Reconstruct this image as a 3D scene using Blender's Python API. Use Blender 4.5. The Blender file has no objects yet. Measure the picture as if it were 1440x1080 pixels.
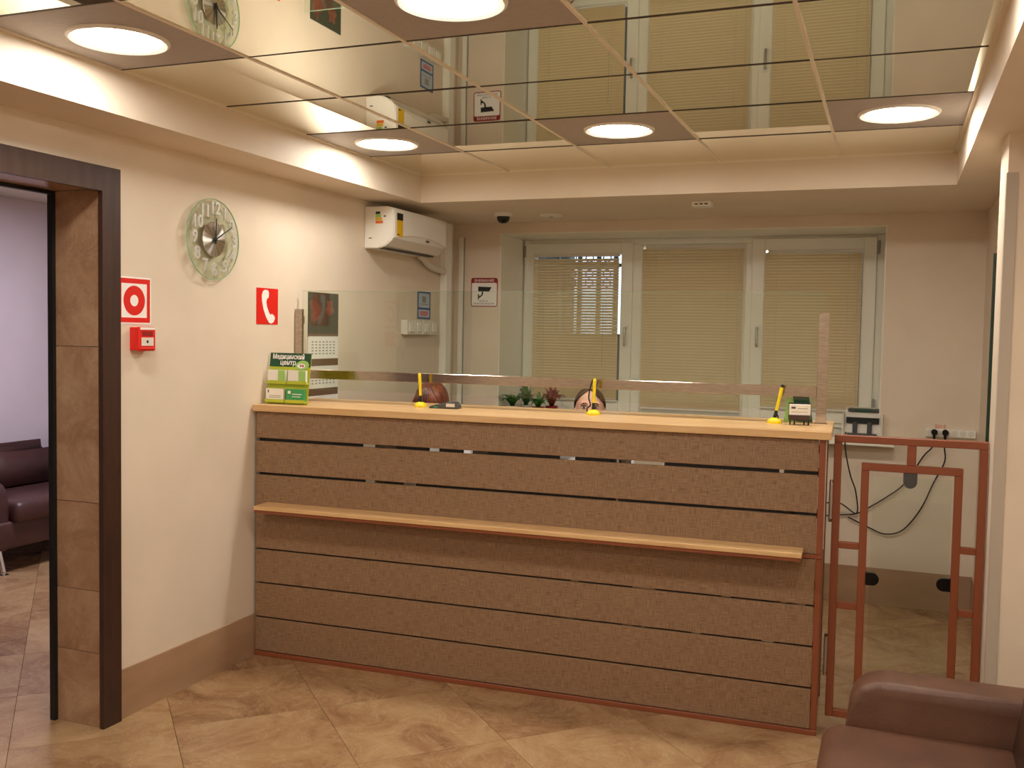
import bpy, bmesh, math, random
from mathutils import Vector, Matrix, Euler
random.seed(7)
SC = bpy.context.scene
COL = SC.collection
PI = math.pi
R = math.radians

# ------------------------------------------------------------------ camera
yaw, pitch, roll = -0.3695, -0.0519, 0.0186
F_PX = 1379.9
fwd = Vector((math.sin(yaw)*math.cos(pitch), math.cos(yaw)*math.cos(pitch), math.sin(pitch)))
rgt = Vector((math.cos(yaw), -math.sin(yaw), 0))
upv = rgt.cross(fwd)
r2 = math.cos(roll)*rgt + math.sin(roll)*upv
u2 = -math.sin(roll)*rgt + math.cos(roll)*upv
cam_d = bpy.data.cameras.new('camera'); cam = bpy.data.objects.new('camera', cam_d); COL.objects.link(cam)
cam_d.sensor_width = 36.0; cam_d.sensor_fit = 'HORIZONTAL'; cam_d.lens = F_PX/1440*36
cam_d.clip_start = 0.05
m = Matrix((r2, u2, -fwd)).transposed().to_4x4(); m.translation = (0, 0, 1.6225)
cam.matrix_world = m
SC.camera = cam

# ------------------------------------------------------------------ world, exposure
wd = bpy.data.worlds.new('world'); SC.world = wd; wd.use_nodes = True
wd.node_tree.nodes['Background'].inputs[0].default_value = (0.70, 0.82, 1.0, 1)
wd.node_tree.nodes['Background'].inputs[1].default_value = 2.2
vs = SC.view_settings
vs.view_transform = 'Standard'; vs.look = 'None'; vs.gamma = 1; vs.use_curve_mapping = False
vs.exposure = 0.20
LAMP_STRENGTH = 55.0
LAMP_COLOR = (1.0, 0.952, 0.872)
SIDE_STRENGTH = 42.0
SIDE_COLOR = (0.86, 0.84, 1.0)

# ------------------------------------------------------------------ materials
MATS = {}
def srgb(r, g, b):
    f = lambda c: (c/12.92 if c <= .04045 else ((c+.055)/1.055)**2.4)
    return (f(r/255), f(g/255), f(b/255), 1)
def newmat(name):
    m_ = bpy.data.materials.new(name); m_.use_nodes = True; MATS[name] = m_
    nt = m_.node_tree
    return m_, nt, nt.nodes['Principled BSDF']
def plain(name, col, rough=.5, metal=0, spec=.5, coat=0):
    m_, nt, b = newmat(name)
    b.inputs['Base Color'].default_value = col; b.inputs['Roughness'].default_value = rough
    b.inputs['Metallic'].default_value = metal; b.inputs['Specular IOR Level'].default_value = spec
    b.inputs['Coat Weight'].default_value = coat
    return m_
def N(nt, t, **kw):
    n = nt.nodes.new(t)
    for k, v in kw.items():
        if k in n.inputs: n.inputs[k].default_value = v
        else: setattr(n, k, v)
    return n
def ramp(nt, fac, stops):
    n = nt.nodes.new('ShaderNodeValToRGB'); e = n.color_ramp.elements
    while len(e) < len(stops): e.new(.5)
    for i, (p, c) in enumerate(stops): e[i].position = p; e[i].color = c
    nt.links.new(fac, n.inputs['Fac']); return n
def noisy(name, c1, c2, scale=6, rough=.6, bump=.0, bscale=60, stretch=(1, 1, 1), detail=4, metal=0, spec=.5, lo=.35, hi=.65):
    m_, nt, b = newmat(name)
    tc = N(nt, 'ShaderNodeTexCoord'); mp = N(nt, 'ShaderNodeMapping'); mp.inputs['Scale'].default_value = stretch
    nt.links.new(tc.outputs['Object'], mp.inputs['Vector'])
    nz = N(nt, 'ShaderNodeTexNoise', Scale=scale, Detail=detail); nt.links.new(mp.outputs[0], nz.inputs['Vector'])
    rp = ramp(nt, nz.outputs['Fac'], [(lo, c1), (hi, c2)])
    nt.links.new(rp.outputs[0], b.inputs['Base Color'])
    b.inputs['Roughness'].default_value = rough; b.inputs['Metallic'].default_value = metal
    b.inputs['Specular IOR Level'].default_value = spec
    if bump:
        n2 = N(nt, 'ShaderNodeTexNoise', Scale=bscale, Detail=3); nt.links.new(mp.outputs[0], n2.inputs['Vector'])
        bp = N(nt, 'ShaderNodeBump', Strength=bump, Distance=.004); nt.links.new(n2.outputs['Fac'], bp.inputs['Height'])
        nt.links.new(bp.outputs[0], b.inputs['Normal'])
    return m_
def marble(name, ca, cb, cc, vein, rough=.28, scale=2.2, tone=.35):
    m_, nt, b = newmat(name)
    tc = N(nt, 'ShaderNodeTexCoord'); oi = N(nt, 'ShaderNodeObjectInfo')
    off = N(nt, 'ShaderNodeVectorMath', operation='SCALE'); off.inputs[0].default_value = (37.3, 19.1, 11.7)
    nt.links.new(oi.outputs['Random'], off.inputs['Scale'])
    add = N(nt, 'ShaderNodeVectorMath', operation='ADD'); nt.links.new(tc.outputs['Object'], add.inputs[0]); nt.links.new(off.outputs[0], add.inputs[1])
    n1 = N(nt, 'ShaderNodeTexNoise', Scale=scale, Detail=10, Roughness=.72, Distortion=1.1); nt.links.new(add.outputs[0], n1.inputs['Vector'])
    # tone of the whole tile shifts the ramp
    sh = N(nt, 'ShaderNodeMath', operation='MULTIPLY_ADD'); sh.inputs[1].default_value = tone; sh.inputs[2].default_value = -tone/2
    nt.links.new(oi.outputs['Random'], sh.inputs[0])
    sm = N(nt, 'ShaderNodeMath', operation='ADD'); nt.links.new(n1.outputs['Fac'], sm.inputs[0]); nt.links.new(sh.outputs[0], sm.inputs[1])
    rp = ramp(nt, sm.outputs[0], [(.30, ca), (.50, cb), (.70, cc)])
    n2 = N(nt, 'ShaderNodeTexNoise', Scale=scale*1.3, Detail=8, Roughness=.7, Distortion=1.2); nt.links.new(add.outputs[0], n2.inputs['Vector'])
    rv = ramp(nt, n2.outputs['Fac'], [(.484, (0, 0, 0, 1)), (.498, (1, 1, 1, 1)), (.512, (0, 0, 0, 1))])
    mx = N(nt, 'ShaderNodeMix', data_type='RGBA')
    k = N(nt, 'ShaderNodeMath', operation='MULTIPLY'); k.inputs[1].default_value = .26; nt.links.new(rv.outputs[0], k.inputs[0])
    nt.links.new(k.outputs[0], mx.inputs[0]); nt.links.new(rp.outputs[0], mx.inputs[6]); mx.inputs[7].default_value = vein
    nt.links.new(mx.outputs[2], b.inputs['Base Color']); b.inputs['Roughness'].default_value = rough
    return m_
def linen(name, c1, c2):
    m_, nt, b = newmat(name)
    tc = N(nt, 'ShaderNodeTexCoord'); fs = []
    for st in ((480, 480, 22), (22, 480, 480)):
        mp = N(nt, 'ShaderNodeMapping'); mp.inputs['Scale'].default_value = st
        nt.links.new(tc.outputs['Object'], mp.inputs['Vector'])
        nz = N(nt, 'ShaderNodeTexNoise', Scale=1.0, Detail=2); nt.links.new(mp.outputs[0], nz.inputs['Vector']); fs.append(nz)
    ad = N(nt, 'ShaderNodeMath', operation='ADD'); nt.links.new(fs[0].outputs['Fac'], ad.inputs[0]); nt.links.new(fs[1].outputs['Fac'], ad.inputs[1])
    hf = N(nt, 'ShaderNodeMath', operation='MULTIPLY'); hf.inputs[1].default_value = .5; nt.links.new(ad.outputs[0], hf.inputs[0])
    rp = ramp(nt, hf.outputs[0], [(.34, c1), (.66, c2)]); nt.links.new(rp.outputs[0], b.inputs['Base Color'])
    b.inputs['Roughness'].default_value = .55; b.inputs['Specular IOR Level'].default_value = .35
    return m_
def pane_glass(name, tint, ior=1.5, gloss_rough=0.0):
    m_ = bpy.data.materials.new(name); m_.use_nodes = True; nt = m_.node_tree; nt.nodes.clear(); MATS[name] = m_
    out = N(nt, 'ShaderNodeOutputMaterial'); tr = N(nt, 'ShaderNodeBsdfTransparent'); tr.inputs[0].default_value = tint
    gl = N(nt, 'ShaderNodeBsdfGlossy'); gl.inputs['Roughness'].default_value = gloss_rough
    fr = N(nt, 'ShaderNodeFresnel'); ge = N(nt, 'ShaderNodeNewGeometry')
    ii = N(nt, 'ShaderNodeMapRange'); ii.inputs['To Min'].default_value = ior; ii.inputs['To Max'].default_value = 1/ior
    nt.links.new(ge.outputs['Backfacing'], ii.inputs['Value']); nt.links.new(ii.outputs['Result'], fr.inputs['IOR']); mx = N(nt, 'ShaderNodeMixShader')
    nt.links.new(fr.outputs[0], mx.inputs[0]); nt.links.new(tr.outputs[0], mx.inputs[1]); nt.links.new(gl.outputs[0], mx.inputs[2])
    nt.links.new(mx.outputs[0], out.inputs[0]); return m_
def emis(name, col, s):
    m_ = bpy.data.materials.new(name); m_.use_nodes = True; nt = m_.node_tree; nt.nodes.clear(); MATS[name] = m_
    out = N(nt, 'ShaderNodeOutputMaterial'); e = N(nt, 'ShaderNodeEmission'); e.inputs[0].default_value = (*col, 1); e.inputs[1].default_value = s
    nt.links.new(e.outputs[0], out.inputs[0]); return m_

noisy('wall', srgb(223, 207, 185), srgb(229, 213, 192), 3, .62, .10, 220)
noisy('soffit', srgb(226, 210, 189), srgb(230, 215, 194), 3, .6)
noisy('wall_side', srgb(206, 194, 198), srgb(212, 200, 204), 3, .7, .06, 200)
noisy('back_dark', srgb(70, 62, 55), srgb(95, 85, 76), 2, .8)
plain('grout', srgb(150, 122, 92), .8)
marble('floor_tile', srgb(122, 86, 58), srgb(160, 124, 88), srgb(180, 148, 108), srgb(210, 186, 150), .24, 3.0, .20)
marble('jamb_tile', srgb(132, 98, 72), srgb(162, 126, 96), srgb(182, 150, 118), srgb(208, 180, 150), .3, 3.2, .12)
noisy('baseboard', srgb(160, 127, 98), srgb(174, 141, 111), 3, .38, 0, 1, (1, 1, 3), 6)
noisy('dark_wood', srgb(54, 34, 26), srgb(66, 42, 31), 5, .42, 0, 1, (6, 6, 1), 5)
plain('mirror', (.92, .92, .78, 1), .015, 1.0)
noisy('lamp_panel', srgb(170, 160, 152), srgb(176, 166, 158), 40, .55)
plain('bar', srgb(236, 224, 204), .4)
plain('bar_dark', srgb(74, 62, 50), .6)
linen('linen', srgb(104, 79, 58), srgb(166, 132, 100))
noisy('beech', srgb(206, 164, 112), srgb(222, 184, 132), 3, .36, 0, 1, (1, 14, 14), 6)
plain('red_metal', srgb(137, 72, 42), .42)
plain('black', srgb(12, 11, 11), .5)
plain('black_gloss', srgb(16, 15, 15), .2)
m_ = noisy('steel', srgb(168, 156, 144), srgb(192, 180, 168), 30, .18, 0, 1, (1, 1, 12), 3, 1.0)
plain('chrome', srgb(225, 222, 216), .12, 1.0)
plain('alu', srgb(196, 190, 180), .38, .85)
plain('white_plastic', srgb(238, 234, 224), .38)
plain('off_white', srgb(222, 214, 200), .5)
plain('pvc', srgb(238, 234, 218), .33)
plain('blind', srgb(246, 228, 190), .5)
_m = MATS['blind']; _nt = _m.node_tree; _b = _nt.nodes['Principled BSDF']; _o = [n for n in _nt.nodes if n.type == 'OUTPUT_MATERIAL'][0]
_t = N(_nt, 'ShaderNodeBsdfTranslucent'); _t.inputs[0].default_value = srgb(246, 226, 184); _x = N(_nt, 'ShaderNodeMixShader'); _x.inputs[0].default_value = .28
_nt.links.new(_b.outputs[0], _x.inputs[1]); _nt.links.new(_t.outputs[0], _x.inputs[2]); _nt.links.new(_x.outputs[0], _o.inputs[0])
plain('paper', srgb(240, 236, 226), .7)
plain('red', srgb(222, 28, 16), .45)
plain('red_dark', srgb(150, 24, 20), .45)
plain('white', srgb(246, 243, 238), .5)
plain('yellow', srgb(240, 214, 20), .4)
plain('label_yellow', srgb(226, 180, 16), .5)
plain('green_dark', srgb(8, 74, 44), .45)
plain('green_mid', srgb(60, 160, 98), .45)
plain('green_lime', srgb(186, 196, 52), .5)
plain('green_light', srgb(160, 204, 110), .5)
plain('blue', srgb(40, 84, 140), .5)
plain('blue_pale', srgb(182, 196, 210), .5)
plain('orange', srgb(226, 110, 40), .5)
plain('brown_strip', srgb(110, 84, 62), .6)
plain('leaf_dark', srgb(62, 66, 50), .5)
noisy('leaf_red', srgb(96, 52, 38), srgb(136, 88, 64), 14, .5)
noisy('leather', srgb(90, 58, 42), srgb(102, 67, 48), 8, .42, .25, 260)
noisy('leather_dark', srgb(66, 40, 38), srgb(76, 46, 43), 8, .40, .25, 260)
plain('grey_plastic', srgb(150, 148, 140), .45)
plain('grey_dark', srgb(70, 70, 68), .5)
plain('brushed_dial', srgb(188, 180, 168), .3, 1.0)
noisy('plant_green', srgb(62, 128, 48), srgb(128, 186, 88), 20, .45)
noisy('plant_red', srgb(176, 50, 52), srgb(226, 112, 100), 22, .5)
plain('terracotta', srgb(168, 92, 58), .7)
plain('skin', srgb(224, 172, 146), .5, 0, .35)
noisy('hair_brown', srgb(46, 28, 18), srgb(84, 52, 34), 40, .42, 0, 1, (1, 1, .15))
noisy('hair_red', srgb(78, 38, 24), srgb(140, 74, 48), 40, .4, 0, 1, (1, 1, .15))
plain('cloth_white', srgb(226, 226, 226), .8)
plain('cloth_dark', srgb(44, 46, 58), .85)
plain('eye_white', srgb(232, 228, 222), .25)
plain('eye_iris', srgb(58, 44, 34), .2)
noisy('desk', srgb(170, 128, 84), srgb(186, 144, 98), 3, .45, 0, 1, (1, 12, 12), 5)
plain('chair_cloth', srgb(40, 40, 44), .85)
pane_glass('glass', (.955, .985, .955, 1))
pane_glass('glass_window', (.93, .96, .95, 1))
pane_glass('clock_glass', (.94, .97, .93, 1))
plain('silver', srgb(232, 230, 224), .32, .45)
plain('glass_edge', srgb(150, 186, 156), .15)
plain('glass_dark', srgb(16, 52, 38), .12)
emis('lamp', LAMP_COLOR, LAMP_STRENGTH)
emis('fill_side', SIDE_COLOR, SIDE_STRENGTH)

# ------------------------------------------------------------------ mesh helpers
def box(bm, x0, x1, y0, y1, z0, z1):
    v = [bm.verts.new(p) for p in ((x0,y0,z0),(x1,y0,z0),(x1,y1,z0),(x0,y1,z0),(x0,y0,z1),(x1,y0,z1),(x1,y1,z1),(x0,y1,z1))]
    for f in ((0,3,2,1),(4,5,6,7),(0,1,5,4),(1,2,6,5),(2,3,7,6),(3,0,4,7)): bm.faces.new([v[i] for i in f])
def prism(bm, poly, z0, z1):
    a = [bm.verts.new((x, y, z0)) for x, y in poly]; b = [bm.verts.new((x, y, z1)) for x, y in poly]; n = len(poly)
    bm.faces.new(a[::-1]); bm.faces.new(b)
    for i in range(n): bm.faces.new((a[i], a[(i+1) % n], b[(i+1) % n], b[i]))
def frame_of(d):
    d = d.normalized(); t = Vector((0, 0, 1)) if abs(d.z) < .9 else Vector((1, 0, 0))
    x = d.cross(t).normalized(); return x, d.cross(x).normalized()
def cyl(bm, p, q, r, n=16, rb=None):
    p, q = Vector(p), Vector(q); x, y = frame_of(q-p); rb = r if rb is None else rb
    A = [bm.verts.new(p+(x*math.cos(2*PI*i/n)+y*math.sin(2*PI*i/n))*r) for i in range(n)]
    B = [bm.verts.new(q+(x*math.cos(2*PI*i/n)+y*math.sin(2*PI*i/n))*rb) for i in range(n)]
    bm.faces.new(A[::-1]); bm.faces.new(B)
    for i in range(n): bm.faces.new((A[i], A[(i+1) % n], B[(i+1) % n], B[i]))
def tube(bm, pts, r, n=8, sub=4):
    P = [Vector(p) for p in pts]; Q = []
    for i in range(len(P)-1):
        p0, p1, p2, p3 = P[max(i-1, 0)], P[i], P[i+1], P[min(i+2, len(P)-1)]
        for k in range(sub):
            t = k/sub
            Q.append(.5*((2*p1)+(p2-p0)*t+(2*p0-5*p1+4*p2-p3)*t*t+(3*p1-p0-3*p2+p3)*t**3))
    Q.append(P[-1]); rings = []
    x, y = frame_of(Q[1]-Q[0])
    for i, c in enumerate(Q):
        d = (Q[min(i+1, len(Q)-1)]-Q[max(i-1, 0)]).normalized()
        x = (x-d*x.dot(d)).normalized(); y = d.cross(x)
        rings.append([bm.verts.new(c+(x*math.cos(2*PI*k/n)+y*math.sin(2*PI*k/n))*r) for k in range(n)])
    for a, b in zip(rings, rings[1:]):
        for k in range(n): bm.faces.new((a[k], a[(k+1) % n], b[(k+1) % n], b[k]))
    bm.faces.new(rings[0][::-1]); bm.faces.new(rings[-1])
def lathe(bm, prof, n=28, c=(0, 0, 0)):
    c = Vector(c); rings = []
    for r, z in prof:
        if r < 1e-5: rings.append([bm.verts.new(c+Vector((0, 0, z)))])
        else: rings.append([bm.verts.new(c+Vector((r*math.cos(2*PI*k/n), r*math.sin(2*PI*k/n), z))) for k in range(n)])
    for a, b in zip(rings, rings[1:]):
        for k in range(n):
            k2 = (k+1) % n
            if len(a) == 1 and len(b) == 1: continue
            if len(a) == 1: bm.faces.new((a[0], b[k2], b[k]))
            elif len(b) == 1: bm.faces.new((a[k], a[k2], b[0]))
            else: bm.faces.new((a[k], a[k2], b[k2], b[k]))
def ball(bm, c, r, sub=2):
    rr = r if hasattr(r, '__len__') else (r, r, r)
    bmesh.ops.create_icosphere(bm, subdivisions=sub, radius=1, matrix=Matrix.Translation(c) @ Matrix.Diagonal((*rr, 1)))
def finish(o, label=None, cat=None, group=None, kind=None):
    if label: o['label'] = label
    if cat: o['category'] = cat
    if group: o['group'] = group
    if kind: o['kind'] = kind
    return o
def obj(name, bm, mat, parent=None, bevel=0, seg=2, smooth=False, loc=None, rot=None, kind=None, label=None, cat=None, group=None, recalc=True):
    if bevel: bmesh.ops.bevel(bm, geom=list(bm.edges), offset=bevel, segments=seg, profile=.5, affect='EDGES', clamp_overlap=True)
    if recalc: bmesh.ops.recalc_face_normals(bm, faces=list(bm.faces))
    me = bpy.data.meshes.new(name); bm.to_mesh(me); bm.free()
    if smooth:
        for p in me.polygons: p.use_smooth = True
        if smooth == 'auto':
            me.set_sharp_from_angle(angle=R(38))
    if mat: me.materials.append(MATS[mat])
    o = bpy.data.objects.new(name, me); COL.objects.link(o)
    if parent: o.parent = parent
    if loc: o.location = loc
    if rot: o.rotation_euler = rot
    return finish(o, label, cat, group, kind)
def B(*boxes):
    bm = bmesh.new()
    for b in boxes: box(bm, *b)
    return bm
def build(fn, *a, **k):
    bm = bmesh.new(); fn(bm, *a, **k); return bm
def thing(name, label, cat, loc=(0, 0, 0), rot=(0, 0, 0), group=None, kind=None):
    o = bpy.data.objects.new(name, None); COL.objects.link(o); o.empty_display_size = .1
    o.location = loc; o.rotation_euler = rot
    return finish(o, label, cat, group, kind)
def text_obj(name, s, size, mat, parent, loc, ext=.0004, wid=1.0, align='CENTER', rot=(0, 0, 0), bold=0):
    cu = bpy.data.curves.new('t', 'FONT'); cu.body = s; cu.size = size; cu.extrude = ext; cu.align_x = align; cu.align_y = 'CENTER'; cu.offset = bold
    cu.resolution_u = 4
    t = bpy.data.objects.new('t', cu); COL.objects.link(t)
    me = bpy.data.meshes.new_from_object(t); me.name = name
    bpy.data.objects.remove(t); bpy.data.curves.remove(cu)
    me.materials.clear(); me.materials.append(MATS[mat])
    for v in me.vertices: v.co.x *= wid
    o = bpy.data.objects.new(name, me); COL.objects.link(o); o.parent = parent; o.location = loc; o.rotation_euler = rot
    return o
LW = (PI/2, 0, PI/2)      # local x right, y up, z out of the left wall
BW = (PI/2, 0, 0)         # the same for the back wall
ROOM = dict(xw=-2.922, yb=6.37, zc=2.5444, zs=2.3837, xl=-2.641, xr=.26, yf=5.2704, yn=-2.2, xr2=.72)
XW, YB, ZC, ZS = ROOM['xw'], ROOM['yb'], ROOM['zc'], ROOM['zs']
XL, XR, YF, YN, XR2 = ROOM['xl'], ROOM['xr'], ROOM['yf'], ROOM['yn'], ROOM['xr2']
def struct(name, bm, mat, parent=None, **k):
    return obj(name, bm, mat, parent, kind=None if parent else 'structure', **k)

# ------------------------------------------------------------------ floor with diagonal tiles
floor = struct('floor', B((-6.4, .95, -2.4, 7.6, -.12, -.013)), 'grout')
def clip_poly(poly, x0, x1, y0, y1):
    def cut(ps, f, inter):
        out = []
        for i in range(len(ps)):
            a, b = ps[i-1], ps[i]
            if f(b):
                if not f(a): out.append(inter(a, b))
                out.append(b)
            elif f(a): out.append(inter(a, b))
        return out
    for ax, lim, sg in ((0, x0, 1), (0, x1, -1), (1, y0, 1), (1, y1, -1)):
        f = lambda p: sg*(p[ax]-lim) >= -1e-6
        def inter(a, b):
            t = (lim-a[ax])/(b[ax]-a[ax]); return (a[0]+t*(b[0]-a[0]), a[1]+t*(b[1]-a[1]))
        poly = cut(poly, f, inter)
        if not poly: return []
    return poly
U0, V0, T, gap = 1.5466, 4.1115, .6, .0010
s2 = math.sqrt(.5)
hw = T/2-gap
bmt = bmesh.new(); prism(bmt, [(0, -hw*2*s2), (hw*2*s2, 0), (0, hw*2*s2), (-hw*2*s2, 0)], -.0125, 0)
bmesh.ops.recalc_face_normals(bmt, faces=list(bmt.faces))
tile_me = bpy.data.meshes.new('tile'); bmt.to_mesh(tile_me); bmt.free(); tile_me.materials.append(MATS['floor_tile'])
for iu in range(-14, 10):
    for iv in range(-12, 14):
        uu, vv = U0+(iu+.5)*T, V0+(iv+.5)*T
        cx, cy = (uu-vv)*s2, (uu+vv)*s2
        if not (-6.45 < cx < 1.0 and -1.0 < cy < 7.3): continue
        d = hw*2*s2
        poly = [(cx, cy-d), (cx+d, cy), (cx, cy+d), (cx-d, cy)]
        # skip tiles that only lie far outside both rooms
        if cx < -3.5 and (cy < 1.2): continue
        if cx > -2.6 and cy > YB+.35: continue
        cp = clip_poly(poly, -6.05, .72, -1.2, YB if cx > -3.2 else 7.2)
        if len(cp) < 3: continue
        if len(cp) == 4 and all(abs(a[0]-b[0])+abs(a[1]-b[1]) < 1e-6 for a, b in zip(sorted(cp), sorted(poly))):
            o = bpy.data.objects.new('tile', tile_me); COL.objects.link(o); o.location = (cx, cy, 0); o.parent = floor
        else:
            bm = bmesh.new(); prism(bm, [(x-cx, y-cy) for x, y in cp], -.0125, 0)
            o = obj('tile', bm, 'floor_tile', floor, loc=(cx, cy, 0))

# ------------------------------------------------------------------ walls
OP0, OP1, OPZ = 1.80, 3.045, 2.17      # doorway in the left wall
struct('wall_left', B((-3.15, XW, YN, OP0, 0, 2.75), (-3.15, XW, OP1, 7.2, 0, 2.75), (-3.15, XW, OP0, OP1, OPZ, 2.75)), 'wall')
WX0, WX1, WZ0, WZ1 = -2.573, -.060, .995, 2.313
WD = .46
struct('wall_back', B((XW, WX0, YB, YB+.56, 0, 2.75), (WX1, .95, YB, YB+.56, 0, 2.75), (WX0, WX1, YB, YB+.56, 0, WZ0), (WX0, WX1, YB, YB+.56, WZ1, 2.75)), 'wall')
PX = .365
struct('wall_right', B((.49, .95, 4.275, YB, 0, 2.75), (PX, .95, 3.99, 4.275, 0, 2.75), (XR2, .95, YN, 3.99, 0, 2.75)), 'wall')
struct('wall_near', B((-3.15, .95, YN-.2, YN, 0, 2.75)), 'wall')
# side room behind the doorway
struct('wall_side_room_far', B((-6.25, -6.05, 0, 7.4, 0, 2.75)), 'wall_side')
struct('wall_side_room_end', B((-6.05, -3.15, 7.2, 7.4, 0, 2.75)), 'wall_side')
struct('wall_side_room_near', B((-6.05, -3.15, 0, .2, 0, 2.75)), 'wall_side')
sc_ = struct('ceiling_side_room', B((-6.05, -3.15, .2, 7.2, ZC+.012, ZC+.1)), 'bar_dark')
tl = None
for i in range(5):
    for j in range(12):
        x0 = -6.05+i*.58; y0 = .2+j*.5833
        if tl is None:
            o = obj('panel', B((.003, .577, .003, .5803, 0, .012)), 'off_white', sc_, loc=(x0, y0, ZC)); tl = o
        else:
            o = tl.copy(); COL.objects.link(o); o.location = (x0, y0, ZC); o.parent = sc_

# soffit round the mirrored ceiling
struct('trim_soffit', B((XW, XL, YN, YB, ZS, 2.75), (XL, XR, YF, YB, ZS, 2.75), (XR, .95, YN, YB, ZS, 2.75), (XL, XR, YN, -1.967, ZS, 2.75)), 'soffit', bevel=0)

# ------------------------------------------------------------------ mirrored ceiling
ceil = struct('ceiling', B((XL, XR, -1.967, YF, ZC+.014, 2.75)), 'bar_dark')
xs = [XL, -2.0844, -1.4844, -.8844, -.2844, XR]
ys = [YF]+[4.6331-.6*k for k in range(12)]
lamp_cells = []
for i in range(5):
    for j in range(len(ys)-1):
        is_lamp = (i % 2 == 0) and (j % 3 == 1)
        x0, x1, y1, y0 = xs[i], xs[i+1], ys[j], ys[j+1]
        g = .002
        cx, cy = (x0+x1)/2, (y0+y1)/2; hx, hy = (x1-x0)/2-g, (y1-y0)/2-g
        o = obj('lamp_panel' if is_lamp else 'mirror_panel', B((-hx, hx, -hy, hy, 0, .01)), 'lamp_panel' if is_lamp else 'mirror', ceil, loc=(cx, cy, ZC))
        if not is_lamp:
            o.rotation_euler = (R(random.uniform(-.12, .12)), R(random.uniform(-.12, .12)), 0)
        else: lamp_cells.append((i, j, cx, cy))
for x in xs[1:5]: obj('ceiling_bar', B((x-.006, x+.006, -1.967, YF, ZC-.004, ZC+.012)), 'bar', ceil)
for y in ys[1:-1]: obj('ceiling_bar', B((XL, XR, y-.0035, y+.0035, ZC-.002, ZC+.012)), 'bar_dark', ceil)  # cross bars are the shadow gaps between tile rows, put in as dark colour
for b in ((XL, XL+.012, -1.967, YF), (XR-.016, XR, -1.967, YF), (XL, XR, YF-.01, YF)): obj('edge_moulding', B((*b, ZC-.006, ZC+.012)), 'bar', ceil)

# ------------------------------------------------------------------ round downlights
lamp_names = {(0, 1): 'round white downlight beside the left soffit above the air conditioner side of the counter',
              (2, 1): 'round white downlight in the grey panel straight above the middle of the counter',
              (4, 1): 'round white downlight beside the right soffit above the swing gate',
              (0, 4): 'large round downlight beside the soffit over the doorway',
              (2, 4): 'round downlight in the middle grey panel, one lamp row in front of the counter'}
proto = None
for i, j, cx, cy in lamp_cells:
    lab = lamp_names.get((i, j), 'downlight %s, %s' % (('beside the left soffit', '', 'in the middle', '', 'beside the right soffit')[i], {4: 'one lamp row in front of the counter', 7: 'two lamp rows in front of the counter', 10: 'three lamp rows in front of the counter'}.get(j, ''))) 
    lp = thing('downlight', lab, 'lamp', (cx, cy, ZC), (0, 0, 0), 'round downlights in the mirrored ceiling')
    if proto is None:
        bm = bmesh.new(); lathe(bm, [(.130, -.004), (.150, -.010), (.158, -.006), (.160, 0), (.130, 0), (.130, -.004)], 48)
        a = obj('trim_ring', bm, 'white_plastic', lp, smooth='auto')
        bm = bmesh.new(); lathe(bm, [(0, -.005), (.131, -.005), (.131, -.001), (0, -.001)], 48)
        b = obj('diffuser', bm, 'lamp', lp); proto = (a, b)
    else:
        for q in proto:
            c = q.copy(); COL.objects.link(c); c.parent = lp

sl = thing('side_fill_light', 'added cool white fill panel, out of view in the side room ceiling', 'lamp', (-4.5, 4.7, ZC))  # unseen fill panel, added to give the side room its cool light
obj('frame', B((-.32, .32, -.32, -.30, -.02, 0), (-.32, .32, .30, .32, -.02, 0), (-.32, -.30, -.30, .30, -.02, 0), (.30, .32, -.30, .30, -.02, 0)), 'white_plastic', sl)
obj('diffuser', B((-.30, .30, -.30, .30, -.014, -.002)), 'fill_side', sl)

# ------------------------------------------------------------------ baseboards, doorway lining
BH = .205
struct('baseboard_left', B((XW, XW+.010, 3.118, YB, 0, BH), (XW, XW+.010, YN, 1.72, 0, BH)), 'baseboard')
struct('baseboard_back', B((XW+.01, .49, YB-.010, YB, 0, BH+.02)), 'baseboard')
struct('baseboard_right', B((.48, .49, 4.30, YB-.01, 0, BH+.02), (XR2-.01, XR2, YN, 3.99, 0, BH)), 'baseboard')
door = thing('door_1', None, None, (0, 0, 0), kind='structure')
def casing(x0, x1, o1, zt, w=.097):
    return B((x0, x1, o1, o1+w, 0, zt+w), (x0, x1, OP0-.08, OP0+.015, 0, zt+w), (x0, x1, OP0+.015, o1, zt, zt+w))
obj('door_casing', casing(XW, XW+.022, 3.021, 2.147), 'dark_wood', door)
obj('door_casing', casing(-3.175, -3.15, 3.012, 2.141), 'black', door)
zj = [0, .303, .556, .912, 1.537, 2.155]
for a, b in zip(zj, zj[1:]): obj('lining_tile', B((-3.15, XW, 3.030, OP1, a+.0012, b-.0012)), 'jamb_tile', door)
for a, b in zip(zj, zj[1:]): obj('lining_tile', B((-3.15, XW, OP0, OP0+.015, a+.0012, b-.0012)), 'jamb_tile', door)
for k in range(3):
    a = OP0+.015+k*.405; obj('lining_tile', B((-3.15, XW, a+.001, a+.404, 2.156, OPZ)), 'jamb_tile', door)

# corner guard on the pilaster, glass panel behind it
plain('guard', srgb(186, 174, 158), .45)
struct('trim_corner_guard', B((PX-.004, PX+.034, 3.984, 3.99, .02, 2.235), (PX-.004, PX, 3.99, 4.02, .02, 2.235)), 'guard')
gp = thing('glass_side_panel', 'narrow dark green glass panel standing behind the pilaster beside the gate', 'glass panel', (.425, 4.295, 0))
obj('pane', B((-.071, .062, -.005, .005, .06, 1.97)), 'glass_dark', gp)
for z in (.3, 1.6): obj('clamp', B((.03, .064, -.012, .014, z, z+.05)), 'chrome', gp)
obj('foot_channel', B((-.071, .062, -.012, .012, 0, .06)), 'alu', gp)

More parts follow.
